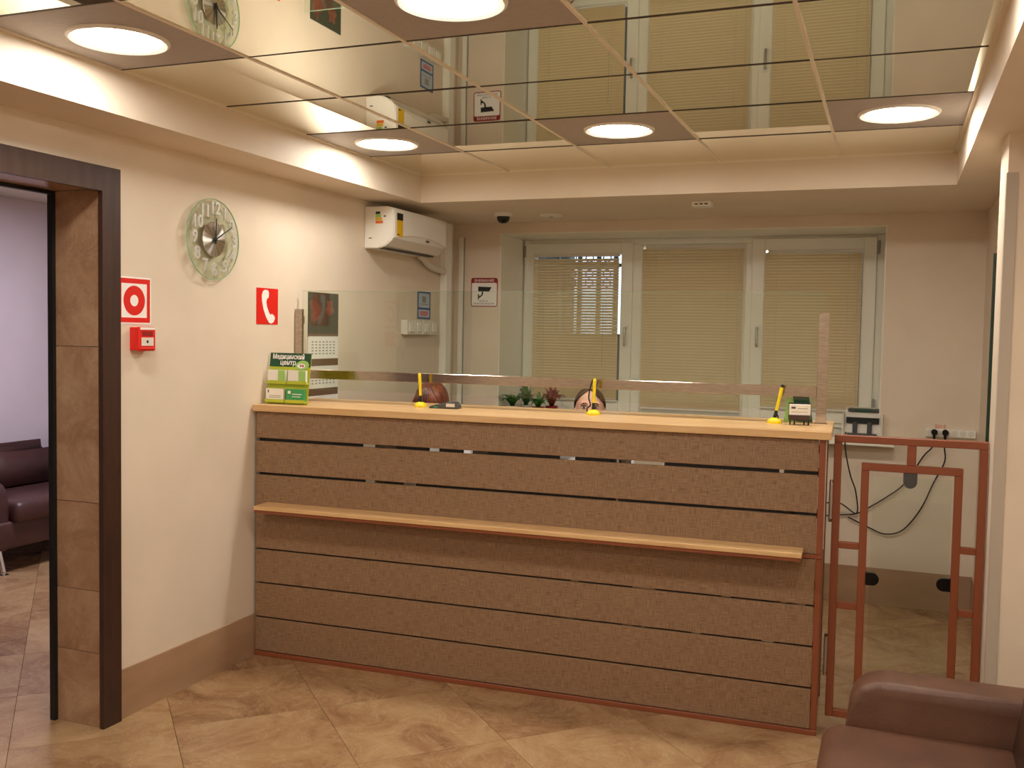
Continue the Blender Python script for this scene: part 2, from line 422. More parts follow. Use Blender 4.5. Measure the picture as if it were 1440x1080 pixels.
# ------------------------------------------------------------------ window
YW = YB+WD
win = thing('window_1', None, None, (0, 0, 0), kind='structure')
WB = 1.035
obj('reveal', B((WX0, WX0+.006, YB+.002, YW+.06, WB, WZ1-.006), (WX1-.006, WX1, YB+.002, YW+.06, WB, WZ1-.006), (WX0, WX1, YB+.002, YW+.06, WZ1-.006, WZ1)), 'pvc', win)
KW = 1.0427
SX = lambda x: x*KW
SZ = lambda z: 1.6225+(z-1.6225)*KW
FX0, FX1, FZ1 = -2.560, -.0886, 2.292
obj('frame', B((WX0+.006, FX0+.03, YW, YW+.06, WB, WZ1-.006), (FX1-.03, WX1-.006, YW, YW+.06, WB, WZ1-.006), (FX0+.03, FX1-.03, YW, YW+.06, FZ1-.03, WZ1-.006),
               (FX0+.03, FX1-.03, YW, YW+.06, WB, 1.08), (SX(-1.69), SX(-1.605), YW, YW+.06, 1.08, FZ1-.03), (SX(-.915), SX(-.83), YW, YW+.06, 1.08, FZ1-.03)), 'pvc', win, bevel=.003, seg=1)
def sash(x0, x1, z0, z1, w, y0, proud):
    s = obj('sash', B((x0, x0+w, y0-proud, y0+.05, z0, z1), (x1-w, x1, y0-proud, y0+.05, z0, z1), (x0+w, x1-w, y0-proud, y0+.05, z1-w, z1), (x0+w, x1-w, y0-proud, y0+.05, z0, z0+w)), 'pvc', win, bevel=.004, seg=2)
    obj('pane', B((x0+w-.006, x1-w+.006, y0+.018, y0+.024, z0+w-.006, z1-w+.006)), 'glass_window', s)
    return s
s1 = sash(FX0+.005, SX(-1.668), 1.066, SZ(2.252), .082, YW, .022)
s3 = sash(SX(-.872), FX1-.03, 1.066, SZ(2.262), .082, YW, .022)
s2_ = sash(SX(-1.606), SX(-.914), 1.08, FZ1-.03, .022, YW+.012, .004)
def handle(par, x, z):
    bm = B((x-.013, x+.013, YW-.036, YW-.022, z-.035, z+.035)); h = obj('handle_plate', bm, 'white_plastic', par, bevel=.003)
    bm = bmesh.new(); tube(bm, [(x, YW-.034, z+.012), (x, YW-.060, z+.010), (x, YW-.068, z-.02), (x, YW-.066, z-.085), (x, YW-.062, z-.115)], .009, 8)
    obj('handle_lever', bm, 'alu', par, smooth=True)
handle(s1, SX(-1.703), SZ(1.66)); handle(s3, SX(-.825), SZ(1.672))
for z in (2.18, 1.15):
    obj('hinge_cover', B((FX0+.002, FX0+.016, YW-.028, YW-.001, z, z+.085)), 'grey_plastic', win, bevel=.003)
    obj('hinge_cover', B((FX1-.030, FX1-.012, YW-.028, YW-.001, z, z+.085)), 'grey_plastic', win, bevel=.003)
obj('window_sill', B((-2.66, .02, YB-.12, YB, .985, 1.03), (WX0, WX1, YB, YW+.06, .995, 1.03)), 'pvc', win)
obj('sill_end_cap', B((.018, .026, YB-.122, YB, .983, 1.032)), 'white_plastic', win)

blind_lab = ['cream horizontal blind with daylight showing through, beside the surveillance notice', 'cream horizontal blind on the wide middle window pane', 'cream horizontal blind on the right-hand sash above the note counter']
for k, (x0, x1, z1, z0, yy) in enumerate([(FX0+.083, SX(-1.668)-.087, SZ(2.170), 1.146, YW-.026), (SX(-1.606)+.012, SX(-.914)-.012, SZ(2.215), 1.105, YW-.012), (SX(-.872)+.083, FX1-.112, SZ(2.180), 1.146, YW-.026)]):
    bl = thing('window_blind', blind_lab[k], 'blind', ((x0+x1)/2, yy-.016, z0), group='blinds on the window sashes')
    w = (x1-x0)/2; H = z1-z0
    obj('head_rail', B((-w, w, -.013, .011, H-.014, H+.008)), 'off_white', bl, bevel=.002)
    if k: 
        obj('rail_end_knob', build(cyl, (-w+.018, -.026, H-.006), (-w+.018, -.012, H-.006), .011, 12), 'chrome', bl)
    obj('bottom_rail', B((-w, w, -.010, .010, 0, .014)), 'off_white', bl, bevel=.003)
    bm = bmesh.new(); th = R(50 if k == 0 else 66); hwid = .0125; z = .026
    top = H-.026 if k == 0 else H-.014
    while z < top:
        dy, dz = hwid*math.cos(th), hwid*math.sin(th)
        # room side edge low, window side edge high, slightly crowned
        pr = [(-dy, -dz), (-.001, .0018), (dy, dz)]
        for (ya, za), (yb_, zb_) in zip(pr, pr[1:]):
            v = [bm.verts.new(p) for p in ((-w+.004, ya, z+za), (w-.004, ya, z+za), (w-.004, yb_, z+zb_), (-w+.004, yb_, z+zb_))]
            bm.faces.new(v)
        z += .0205
    bmesh.ops.solidify(bm, geom=list(bm.faces), thickness=.0006)
    obj('slats', bm, 'blind', bl, kind='stuff')
    for cxx in (-w*.72, w*.72): obj('ladder_cord', build(cyl, (cxx, -.012, .01), (cxx, -.012, H-.01), .0009, 5), 'off_white', bl)
    if k == 0: obj('tilt_wand', build(cyl, (w*.66, -.018, .25), (w*.66, -.018, H-.35), .003, 6), 'glass_window', bl)
    else: obj('pull_cord', build(cyl, (w-.03, -.018, .05), (w-.03, -.018, H-.02), .0015, 6), 'off_white', bl)

# outside: neighbouring wall with an opening and an ornamental grille
bg = thing('neighbour_building', 'dark neighbouring building wall with a bright opening seen through the blind', 'building', (0, 8.5, -.2))
obj('facade', B((-7, -2.80, 0, .3, 0, 6), (-2.20, 4, 0, .3, 0, 6), (-2.80, -2.20, 0, .3, 0, 1.80), (-2.80, -2.20, 0, .3, 2.95, 6)), 'back_dark', bg)
gr = thing('window_grille', 'dark ornamental iron grille outside the window', 'grille', (-2.5, 8.42, 1.6))
for x in (-.27, -.13, .045, .20): obj('bar', build(cyl, (x, 0, 0), (x, 0, 1.2), .022, 8), 'black', gr)
for z in (0, .62, 1.2): obj('rail', B((-.32, .32, -.012, .012, z, z+.03)), 'black', gr)
for x in (-.20, -.042, .12):
    for z in (.48, .56, .70):
        bm = bmesh.new(); tube(bm, [(x+.035*math.cos(a*PI/4), 0, z+.035*math.sin(a*PI/4)) for a in range(9)], .006, 6, 2); obj('scroll', bm, 'black', gr)
for x in (-.34, .32): obj('bracket', B((x, x+.02, -.02, .08, 0, 1.23)), 'black', gr)

# ------------------------------------------------------------------ reception counter
CA = Vector((-2.9157, 4.0323, 0)); CANG = R(2.032)
def CW(s, o, z): return (CA.x+s*math.cos(CANG)-o*math.sin(CANG), CA.y+s*math.sin(CANG)+o*math.cos(CANG), z)
CR = (0, 0, CANG)
ct = thing('reception_counter', 'long brown linen-board reception counter with beech top and red-brown metal trim', 'counter', CA, CR)
L = 2.693
for z0, z1 in [(.026, .190), (.198, .362), (.370, .531), (.539, .726), (.749, .903), (.916, 1.070), (1.086, 1.214)]:
    obj('front_board', B((.008, 2.653, 0, .018, z0, z1)), 'linen', ct, bevel=.0015, seg=1)
obj('base_rail', B((.004, 2.680, -.004, .02, 0, .022)), 'red_metal', ct, bevel=.002, seg=1)
obj('middle_rail', B((.008, 2.680, -.003, .02, .729, .746)), 'red_metal', ct, bevel=.002, seg=1)
obj('corner_post', B((2.655, 2.680, .002, .030, .022, .729)), 'red_metal', ct, bevel=.002, seg=1)
obj('corner_post', B((2.655, 2.680, .002, .030, .746, 1.216)), 'red_metal', ct, bevel=.002, seg=1)
obj('rear_post', B((2.655, 2.680, .47, .498, 0, 1.216)), 'red_metal', ct, bevel=.002, seg=1)
for z0, z1 in [(.026, .363), (.369, .726), (.749, 1.072), (1.085, 1.214)]: obj('side_board', B((2.659, 2.676, .034, .466, z0, z1)), 'linen', ct)
obj('side_edge_strip', B((2.680, 2.684, .006, .026, .77, 1.21)), 'alu', ct)
obj('countertop', B((.002, 2.700, -.022, .55, 1.217, 1.250)), 'beech', ct, bevel=.003)
sh = obj('writing_shelf', B((.078, 2.606, -.125, .0, .752, .771)), 'beech', ct, bevel=.002)
obj('shelf_trim', B((.078, 2.600, -.119, -.002, .738, .7515)), 'red_metal', sh)
# dark backing behind the slits, open where the photograph shows things behind
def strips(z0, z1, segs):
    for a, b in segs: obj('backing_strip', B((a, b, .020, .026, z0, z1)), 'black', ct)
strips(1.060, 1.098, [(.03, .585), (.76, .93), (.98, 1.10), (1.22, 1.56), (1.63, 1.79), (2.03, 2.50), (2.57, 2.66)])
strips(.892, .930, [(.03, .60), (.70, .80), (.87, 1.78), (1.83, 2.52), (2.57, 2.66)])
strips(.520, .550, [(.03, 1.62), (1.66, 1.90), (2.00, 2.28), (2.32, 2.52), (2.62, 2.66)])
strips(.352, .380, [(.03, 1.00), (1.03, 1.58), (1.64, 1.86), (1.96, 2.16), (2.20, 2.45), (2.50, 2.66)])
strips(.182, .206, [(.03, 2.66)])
for z in (.10, .60, 1.16): obj('inner_rail', B((.03, 2.66, .026, .050, z, z+.03)), 'black', ct)
for s in (.012, 1.33): obj('inner_post', B((s, s+.03, .026, .056, 0, 1.216)), 'black', ct)
obj('rear_bracket', B((.012, .05, .48, .52, 0, 1.216)), 'red_metal', ct)
for s in (.86, 1.78): obj('rear_bracket', B((s, s+.03, .056, .50, 1.19, 1.216), (s, s+.03, .026, .056, .80, 1.216)), 'black', ct)

# inner desk and the white files standing on it, glimpsed through the slits
dk = thing('inner_desk', 'beech work desk behind the reception counter', 'desk', CA, CR)
obj('desk_top', B((.07, 2.60, .12, .78, .715, .745)), 'desk', dk, bevel=.002)
for s in (.10, 1.30, 2.54): obj('desk_panel', B((s, s+.02, .14, .74, 0, .715)), 'desk', dk)
for k, (s0, s1, h, lab) in enumerate([(.592, .712, .345, 'wide white box file seen through the upper counter slit nearest the wall'), (.945, .972, .34, 'thin white folder seen through the upper slit below the yellow pen'),
        (1.108, 1.212, .345, 'white file box seen through the upper slit between two dark stretches'), (1.800, 1.815, .34, 'thin white folder seen through the upper slit near the middle'), (2.004, 2.022, .34, 'narrow white folder seen through the upper slit toward the gate'), (2.512, 2.562, .335, 'grey white file seen through the upper slit beside the gate')]):
    f = thing('file_box', lab, 'file', CW((s0+s1)/2, .232, .745), CR, 'white files on the inner desk')
    w = (s1-s0)/2
    obj('body', B((-w, w, -.10, .10, 0, h)), 'paper', f, bevel=.002, seg=1)
    obj('spine_label', B((-w*.7, w*.7, -.1012, -.1, .06, .16)), 'off_white', f)

# ------------------------------------------------------------------ glass screen on the counter
gs = thing('glass_screen', 'clear glass screen with brushed steel posts and rail on the countertop', 'glass screen', CW(0, .36, 1.25), CR)
obj('pane', B((.040, 2.655, .006, .014, .06, .572)), 'glass', gs)
obj('pane_edge', B((.040, 2.655, .0065, .0135, .5722, .5732)), 'glass_edge', gs)
for a, b, h in ((.010, .052, .477), (2.625, 2.668, .484)):
    po = obj('post', B((a, b, -.016, .004, .004, h)), 'steel', gs, bevel=.0015, seg=1)
    obj('post_foot', B((a-.004, b+.008, -.03, .03, 0, .004)), 'steel', po)
    for z in (.10, .40): obj('clamp', B((a+.006, b-.006, .004, .022, z, z+.04)), 'chrome', po)
obj('rail', B((.052, 2.625, -.014, .002, .117, .163)), 'steel', gs, bevel=.0015, seg=1)

# ------------------------------------------------------------------ swing gate
GY = 4.225
gt = thing('swing_gate', 'red-brown square-tube swing gate with a glass pane between counter and pilaster', 'gate', (0, GY, 0))
b = .015
def bar(x0, x1, z0, z1, name='frame_bar'): obj(name, B((x0, x1, -b, b, z0, z1)), 'red_metal', gt, bevel=.0025, seg=1)
GX0, GX1, GT, GB = -.210, .361, 1.232, .060
IX0, IX1, IT = -.102, .275, 1.122
bar(GX0, GX1, GT-.03, GT); bar(GX0, GX0+.03, GB, GT-.03); bar(GX1-.03, GX1, GB, GT-.03); bar(GX0+.03, GX1-.03, GB, GB+.03)
bar(IX0, IX1, IT-.03, IT); bar(IX0, IX0+.03, GB+.03, IT-.03); bar(IX1-.03, IX1, GB+.03, IT-.03)
bar(.068, .102, IT, GT-.03)
for z in (.765, .515): bar(GX0+.03, IX0, z, z+.026, 'cross_bar')
for z in (.785, .535): bar(IX1, GX1-.03, z, z+.026, 'cross_bar')
obj('pane', B((-.056, .238, -.004, .004, .14, 1.072)), 'glass', gt)
for sx, x, z in ((1, IX0+.03, .650), (-1, IX1-.03, .656)):
    bm = bmesh.new(); w = .052
    poly = [(0, -.026)]+[(w-.026+.026*math.cos(a), .026*math.sin(a)) for a in [R(q) for q in range(-90, 91, 15)]]+[(0, .026)]
    prism(bm, poly, -.014, .014)
    c = obj('glass_clamp', bm, 'black_gloss', gt, bevel=0, loc=(x, 0, z), rot=(PI/2, 0, 0 if sx > 0 else PI))
    bm = bmesh.new(); tube(bm, [(.0, .0265, .012), (.02, .0265, .012), (w-.026, .0265, .012)], .002, 6)
    obj('clamp_highlight_edge', bm, 'chrome', c)
bm = bmesh.new(); poly = [(-.026, 0), (-.026, -.03)]+[(.026*math.cos(a), -.036+.026*math.sin(a)) for a in [R(q) for q in range(180, 361, 15)]]+[(.026, -.03), (.026, 0)]
prism(bm, poly, -.012, .012); obj('latch_housing', bm, 'grey_dark', gt, loc=(.083, 0, IT-.03), rot=(PI/2, 0, 0), bevel=.002, seg=1)
for z, h in ((.885, .15), (.245, .15)):
    hg = obj('hinge', build(cyl, (GX0-.006, -.02, z), (GX0-.006, -.02, z+h), .0075, 12), 'alu', gt, smooth='auto')
    for zz in (z-.012, z+h): obj('hinge_cap', build(cyl, (GX0-.006, -.02, zz), (GX0-.006, -.02, zz+.012), .0065, 10), 'chrome', hg)
    obj('hinge_leaf', B((GX0-.006, GX0, -.02, .012, z+.01, z+h-.01)), 'alu', hg)

# ------------------------------------------------------------------ things on the left wall
def rect(x0, x1, y0, y1, z0, z1): return B((x0, x1, y0, y1, z0, z1))
def disc(r, z0, z1, n=40, rx=1.0):
    bm = bmesh.new(); prism(bm, [(r*rx*math.cos(2*PI*k/n), r*math.sin(2*PI*k/n)) for k in range(n)], z0, z1); return bm
def ring(r0, r1, z0, z1, n=40):
    bm = bmesh.new(); lathe(bm, [(r0, z0), (r1, z0), (r1, z1), (r0, z1), (r0, z0)], n); return bm

# clock
ck = thing('wall_clock', 'round glass wall clock with silver numerals and brushed steel dial centre', 'clock', (XW, 3.694, 2.022), LW)
obj('glass_disc', disc(.183, .020, .024, 64), 'clock_glass', ck)
obj('glass_rim', ring(.1815, .1845, .0195, .0245, 64), 'glass_edge', ck)
obj('wall_mount', build(cyl, (0, 0, 0), (0, 0, .020), .045, 24), 'grey_plastic', ck)
bm = bmesh.new(); lathe(bm, [(0, .030), (.078, .026), (.080, .024), (0, .024)], 48)
m_, nt, bs = newmat('dial')
bs.inputs['Metallic'].default_value = 1; bs.inputs['Roughness'].default_value = .30; bs.inputs['Anisotropic'].default_value = .9
tg = N(nt, 'ShaderNodeTangent', direction_type='RADIAL', axis='Z'); nt.links.new(tg.outputs[0], bs.inputs['Tangent'])
tc = N(nt, 'ShaderNodeTexCoord'); gr_ = N(nt, 'ShaderNodeTexGradient', gradient_type='RADIAL'); nt.links.new(tc.outputs['Object'], gr_.inputs['Vector'])
nz = N(nt, 'ShaderNodeTexNoise', Scale=26.0, Detail=2); nz.noise_dimensions = '1D'; nt.links.new(gr_.outputs['Fac'], nz.inputs['W'])
rp = ramp(nt, nz.outputs['Fac'], [(.35, srgb(180, 172, 160)), (.65, srgb(236, 230, 220))]); nt.links.new(rp.outputs[0], bs.inputs['Base Color'])
obj('dial', bm, 'dial', ck, smooth='auto')
for h in range(1, 13):
    a = PI/2-h*PI/6; rr = .139
    text_obj('numeral', str(h), .078, 'silver', ck, (rr*math.cos(a), rr*math.sin(a), .029), .004, .92, bold=.0012)
def hand(ang, l, w, z):
    bm = bmesh.new(); prism(bm, [(-w, -.02), (w, -.02), (w*.5, l), (-w*.5, l)], z, z+.0012); o = obj('hand', bm, 'black', ck); o.rotation_euler = (0, 0, -ang); return o
hand(R(3), .095, .006, .034); hand(R(60), .135, .0035, .036); 
obj('hand_hub', build(cyl, (0, 0, .028), (0, 0, .039), .008, 16), 'black', ck)

# fire sign
fs = thing('fire_button_sign', 'square white sign with red border and red ring beside the doorway', 'sign', (XW, 3.215, 1.727), LW)
obj('plate', rect(-.098, .098, -.097, .097, .0005, .002), 'white', fs)
obj('red_border', B((-.091, .091, .070, .090, .002, .0026), (-.091, .091, -.090, -.070, .002, .0026), (-.091, -.073, -.070, .070, .002, .0026), (.073, .091, -.070, .070, .002, .0026)), 'red', fs)
obj('red_ring', ring(.0235, .061, .002, .0026, 48), 'red', fs)
# call point
cp = thing('fire_call_point', 'small red manual fire alarm call point under the red ring sign', 'alarm', (XW, 3.236, 1.572), LW)
obj('back_box', rect(-.046, .046, -.050, .046, 0, .036), 'red', cp, bevel=.003)
obj('front_cover', rect(-.049, .049, -.052, .048, .036, .052), 'red', cp, bevel=.006, seg=3)
obj('white_window', rect(-.036, .034, -.030, .004, .052, .0535), 'off_white', cp)
obj('button_dot', build(cyl, (-.002, -.013, .0535), (-.002, -.013, .0545), .006, 16), 'black', cp)
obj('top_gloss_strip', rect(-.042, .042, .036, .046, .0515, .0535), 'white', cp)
obj('lower_lip', rect(-.042, .040, -.046, -.038, .0515, .056), 'red', cp, bevel=.002, seg=1)
obj('dark_emblem', rect(-.030, .030, .010, .030, .052, .0528), 'red_dark', cp)
# phone sign
ps = thing('phone_sign', 'red square sign with a white telephone handset', 'sign', (XW, 4.138, 1.733), LW)
obj('plate', rect(-.09, .09, -.09, .09, .0005, .002), 'red', ps)
bm = bmesh.new()
hs = [(-.020, .082), (.004, .080), (.012, .068), (.010, .044), (-.006, .036), (-.010, .020), (-.002, -.006), (.014, -.032), (.026, -.042), (.038, -.036), (.058, -.046), (.064, -.060), (.052, -.078), (.030, -.086), (.012, -.080), (-.012, -.054), (-.034, -.014), (-.046, .026), (-.048, .052), (-.038, .074)]
prism(bm, [(x+.0, y) for x, y in hs], .002, .0027); obj('handset', bm, 'white', ps)

# calendar
ca = thing('wall_calendar', 'hanging calendar with a dark leaf picture and monthly sheets on the left wall', 'calendar', (XW, 4.656, 1.823), LW)
obj('picture_card', rect(-.153, .153, -.222, .0, .001, .003), 'leaf_dark', ca)
bm = bmesh.new()
def leafpoly(cx, cy, sx, sy, n=22, seed=1):
    rnd = random.Random(seed); return [(cx+sx*(1+.28*math.sin(5*a+seed)+.1*rnd.uniform(-1, 1))*math.cos(a), cy+sy*(1+.22*math.cos(4*a+seed)+.1*rnd.uniform(-1, 1))*math.sin(a)) for a in [2*PI*k/n for k in range(n)]]
prism(bm, leafpoly(-.095, -.095, .042, .075, seed=1), .003, .0036); obj('leaf_print', bm, 'leaf_red', ca)
bm = bmesh.new(); prism(bm, leafpoly(-.045, -.115, .022, .05, seed=4), .0036, .004); obj('leaf_print', bm, 'leaf_red', ca)
bm = bmesh.new(); prism(bm, leafpoly(.062, -.082, .038, .045, seed=3), .003, .0036); obj('leaf_print', bm, 'leaf_red', ca)
obj('caption_strip', rect(-.153, .153, -.24, -.222, .001, .003), 'brown_strip', ca)
z = -.242
for k in range(3):
    sh_ = obj('month_sheet', rect(-.153, .153, z-.118, z, .001, .0035+.001*k), 'paper', ca)
    bm = bmesh.new()
    for i in range(7):
        for j in range(5): box(bm, -.118+i*.036, -.100+i*.036, z-.030-j*.016, z-.023-j*.016, .0036+.001*k, .004+.001*k)
    obj('day_numbers', bm, 'grey_plastic', sh_, kind='stuff')
    if k < 2: obj('advert_strip', rect(-.153, .153, z-.160, z-.118, .001, .0032), 'brown_strip', ca)
    z -= .162
for zz in (-.241, -.403, -.565):
    bm = bmesh.new()
    for i in range(14): box(bm, -.146+i*.0215, -.136+i*.0215, zz-.004, zz+.004, .002, .007)
    obj('spiral_binding', bm, 'white', ca, kind='stuff')
obj('date_slider', rect(.015, .05, -.455, -.440, .005, .007), 'red', ca)

# blue framed notice
bn = thing('blue_notice', 'small blue framed notice above the light switches', 'sign', (XW, 5.892, 1.795), LW)
obj('card', rect(-.090, .090, -.088, .088, .0005, .002), 'blue_pale', bn)
obj('blue_border', B((-.095, -.083, -.09, .09, .002, .003), (.083, .095, -.09, .09, .002, .003), (-.083, .083, .080, .09, .002, .003), (-.083, .083, -.09, -.080, .002, .003), (-.083, .083, -.028, -.016, .002, .003)), 'blue', bn)
obj('red_print', B((-.055, .055, -.047, -.041, .002, .0024), (-.06, .06, -.057, -.051, .002, .0024), (-.05, .05, -.067, -.061, .002, .0024)), 'red', bn, kind='stuff')
obj('grey_print', B((-.03, .03, .02, .06, .002, .0024), (-.06, .06, .004, .010, .002, .0024)), 'grey_plastic', bn, kind='stuff')
# switches
sw = thing('light_switch_row', 'row of four white surface light switches and sockets under the blue notice', 'switch', (XW, 5.785, 1.648), LW)
for k in range(4):
    x = -.22+k*.112
    bx = obj('switch_box', rect(x, x+.108, -.048, .046, 0, .048), 'off_white', sw, bevel=.005)
    obj('rocker', rect(x+.022, x+.086, -.030, .030, .048, .054), 'white_plastic', bx, bevel=.003)
# trunking in the corner
tk = thing('cable_trunk', 'white plastic cable trunk running down the corner from the air conditioner', 'cable trunk', (XW, 6.235, 0), (0, 0, 0))
obj('trunk_body', B((0, .045, -.10, -.01, BH+.002, ZS-.02)), 'pvc', tk, bevel=.003, seg=1); obj('trunk_lid', B((.045, .050, -.096, -.014, BH+.006, ZS-.024)), 'white_plastic', tk)
tk = thing('cable_trunk', 'slim grey-white trunk with a dark edge on the back wall near the corner', 'cable trunk', (-2.862, YB, 0))
obj('trunk_body', B((-.018, .016, -.022, 0, BH+.024, 2.286)), 'pvc', tk, bevel=.002, seg=1); obj('dark_seal', B((.0165, .021, -.012, 0, BH+.024, 2.286)), 'grey_plastic', tk)

# air conditioner
acY0, acY1 = 5.095, 5.805; acz = 2.105
ac = thing('air_conditioner', 'white wall-mounted split air conditioner with yellow sticker under the soffit', 'air conditioner', (XW, (acY0+acY1)/2, acz), LW)
hl = (acY1-acY0)/2
prof = [(0, 0), (0, .242), (.15, .242), (.178, .236), (.190, .220), (.194, .12), (.190, .062), (.176, .042), (.150, .020), (.120, .006), (.085, 0)]
bm = bmesh.new(); n = len(prof)
a_ = [bm.verts.new((-hl, z, d)) for d, z in prof]; b_ = [bm.verts.new((hl, z, d)) for d, z in prof]
bm.faces.new(a_); bm.faces.new(b_[::-1])
for i in range(n): bm.faces.new((a_[i], b_[i], b_[(i+1) % n], a_[(i+1) % n]))
bmesh.ops.bevel(bm, geom=[e for e in bm.edges if abs(e.verts[0].co.x-e.verts[1].co.x) < 1e-6], offset=.006, segments=2, affect='EDGES')
body = obj('housing', bm, 'white_plastic', ac, smooth='auto')
# front panel with a curved lower edge
bm = bmesh.new(); M_ = 16; top = []; bot = []
for k in range(M_+1):
    x = -hl+.006+(2*hl-.012)*k/M_; t = k/M_*2-1; top.append((x, .228)); bot.append((x, .060+.034*(1-t*t)))
prism(bm, bot+top[::-1], .1935, .199); obj('front_panel', bm, 'white_plastic', ac)
# outlet flap and slot
bm = bmesh.new()
P0 = [(.186, .058), (.150, .018), (.146, .012), (.184, .054)]
a_ = [bm.verts.new((-hl+.02, z+.002, d+.006)) for d, z in P0]; b_ = [bm.verts.new((hl-.02, z-.008, d+.006)) for d, z in P0]
bm.faces.new(a_); bm.faces.new(b_[::-1])
for i in range(4): bm.faces.new((a_[i], b_[i], b_[(i+1) % 4], a_[(i+1) % 4]))
obj('outlet_flap', bm, 'off_white', ac)
obj('outlet_slot', rect(-hl+.03, hl-.03, -.003, .004, .085, .125), 'grey_dark', ac)
st = obj('yellow_sticker', rect(-hl+.030, -hl+.105, .070, .205, .199, .1998), 'label_yellow', ac)
obj('black_sticker', rect(-hl+.030, -hl+.105, .165, .206, .1998, .2003), 'black', st)
obj('sticker_mark', rect(-hl+.036, -hl+.062, .076, .084, .1998, .2003), 'black', st)
obj('maker_badge', rect(.06, .105, .068, .080, .199, .2), 'grey_dark', ac)
for k, c in enumerate(('green_dark', 'green_light', 'label_yellow', 'orange')):
    obj('energy_label_stripe', B((-hl-.0006, -hl+.0004, .196-.018*k, .212-.018*k, .075, .105+.006*k)), c, ac)
obj('side_mark', B((-hl-.0006, -hl+.0004, .180, .188, .128, .142)), 'grey_dark', ac); obj('side_mark', B((-hl-.0006, -hl+.0004, .055, .061, .03, .05)), 'grey_dark', ac)
bm = bmesh.new(); tube(bm, [(hl-.10, .010, .05), (hl-.02, -.012, .05), (hl+.10, -.05, .035), (hl+.33, -.07, .03)], .022, 10)
obj('drain_hose', bm, 'off_white', ac, smooth=True)

# ------------------------------------------------------------------ back wall and soffit devices
cs = thing('surveillance_sign', 'white notice with red header and black security camera symbol beside the window', 'sign', (-2.688, YB, 1.904), BW)
def rrect(w, h, r, z0, z1, n=6):
    pts = []
    for cx, cy, a0 in ((w-r, h-r, 0), (-w+r, h-r, 90), (-w+r, -h+r, 180), (w-r, -h+r, 270)):
        for k in range(n+1):
            a = R(a0+90*k/n); pts.append((cx+r*math.cos(a), cy+r*math.sin(a)))
    bm = bmesh.new(); prism(bm, pts, z0, z1); return bm
obj('red_plate', rrect(.101, .101, .016, .0005, .002), 'red_dark', cs)
obj('white_field', rrect(.095, .080, .010, .002, .0028), 'white', cs, loc=(0, -.014, 0))
text_obj('header_text', 'ВНИМАНИЕ', .026, 'white', cs, (0, .081, .0022), .0005, 1.0)
bm = bmesh.new(); prism(bm, [(-.046, .006), (.036, .004), (.056, .036), (-.046, .040)], .0028, .0034); cm = obj('camera_symbol', bm, 'black', cs)
for pol in ([(-.018, .006), (-.006, .006), (-.010, -.020), (-.022, -.020)], [(-.046, -.026), (-.022, -.020), (-.010, -.020), (-.034, -.040), (-.046, -.040)], [(-.048, -.012), (-.040, -.012), (-.040, -.052), (-.048, -.052)]):
    bm = bmesh.new(); prism(bm, pol, .0028, .0034); obj('camera_bracket_symbol', bm, 'black', cs)
text_obj('small_text', 'ВЕДЕТСЯ', .014, 'grey_dark', cs, (-.004, -.062, .003), .0004)
text_obj('small_text', 'ВИДЕОНАБЛЮДЕНИЕ', .0145, 'grey_dark', cs, (0, -.080, .003), .0004)

dc = thing('dome_camera', 'small white dome camera with dark lens under the back soffit', 'camera', (-2.347, 5.853, ZS))
bm = bmesh.new(); lathe(bm, [(0, 0), (.062, 0), (.062, -.014), (.055, -.020), (.04, -.022), (0, -.022)], 28); obj('base', bm, 'white_plastic', dc, smooth='auto')
bm = bmesh.new(); lathe(bm, [(.042, -.021), (.041, -.036), (.032, -.054), (.018, -.063), (0, -.066)], 24); obj('dome', bm, 'black_gloss', dc, smooth=True)
sd = thing('flush_detector', 'flat round white detector under the back soffit', 'detector', (-2.072, 5.989, ZS))
bm = bmesh.new(); lathe(bm, [(0, 0), (.072, 0), (.070, -.010), (.05, -.014), (0, -.014)], 28); obj('housing', bm, 'white_plastic', sd, smooth='auto'); obj('sensor_dot', build(cyl, (0, 0, -.017), (0, 0, -.014), .014, 14), 'grey_plastic', sd)
md = thing('ceiling_sensor', 'small white rectangular sensor on the soffit above the window', 'sensor', (-1.035, 5.608, ZS))
obj('housing', B((-.055, .055, -.045, .045, -.030, 0)), 'white_plastic', md, bevel=.004)
for x in (-.028, 0, .028): obj('slot', B((x-.009, x+.009, -.0462, -.045, -.020, -.013)), 'grey_dark', md)

so = thing('socket_strip', 'long white multi-socket strip low on the back wall beside the window', 'socket', (.336, YB, 1.076), BW)
obj('housing', rect(-.137, .137, -.024, .022, 0, .030), 'white_plastic', so, bevel=.004)
for k in range(6): obj('socket_outlet', build(cyl, (-.112+k*.0448, 0, .030), (-.112+k*.0448, 0, .0312), .018, 18), 'off_white', so)
text_obj('red_lettering', '220 В', .026, 'red', so, (-.055, .036, .0008), .0004)
def cable(label, pts, plug=None):
    c = thing('power_cable', label, 'cable', pts[0], (0, 0, 0), 'cables behind the gate')
    bm = bmesh.new(); q = [Vector(p)-Vector(pts[0]) for p in pts]; tube(bm, q, .0042, 7, 5); obj('cord', bm, 'black', c, smooth=True)
    if plug:
        bm = bmesh.new(); cyl(bm, (plug[0]-pts[0][0], YB-.0315-pts[0][1], plug[1]-pts[0][2]), (plug[0]-pts[0][0], YB-.07-pts[0][1], plug[1]-pts[0][2]), .018, 14); cyl(bm, (plug[0]-pts[0][0], YB-.055-pts[0][1], plug[1]-.012-pts[0][2]), (plug[0]-pts[0][0], YB-.055-pts[0][1], plug[1]-.05-pts[0][2]), .009, 10, .006)
        obj('plug', bm, 'black_gloss', c, smooth='auto')
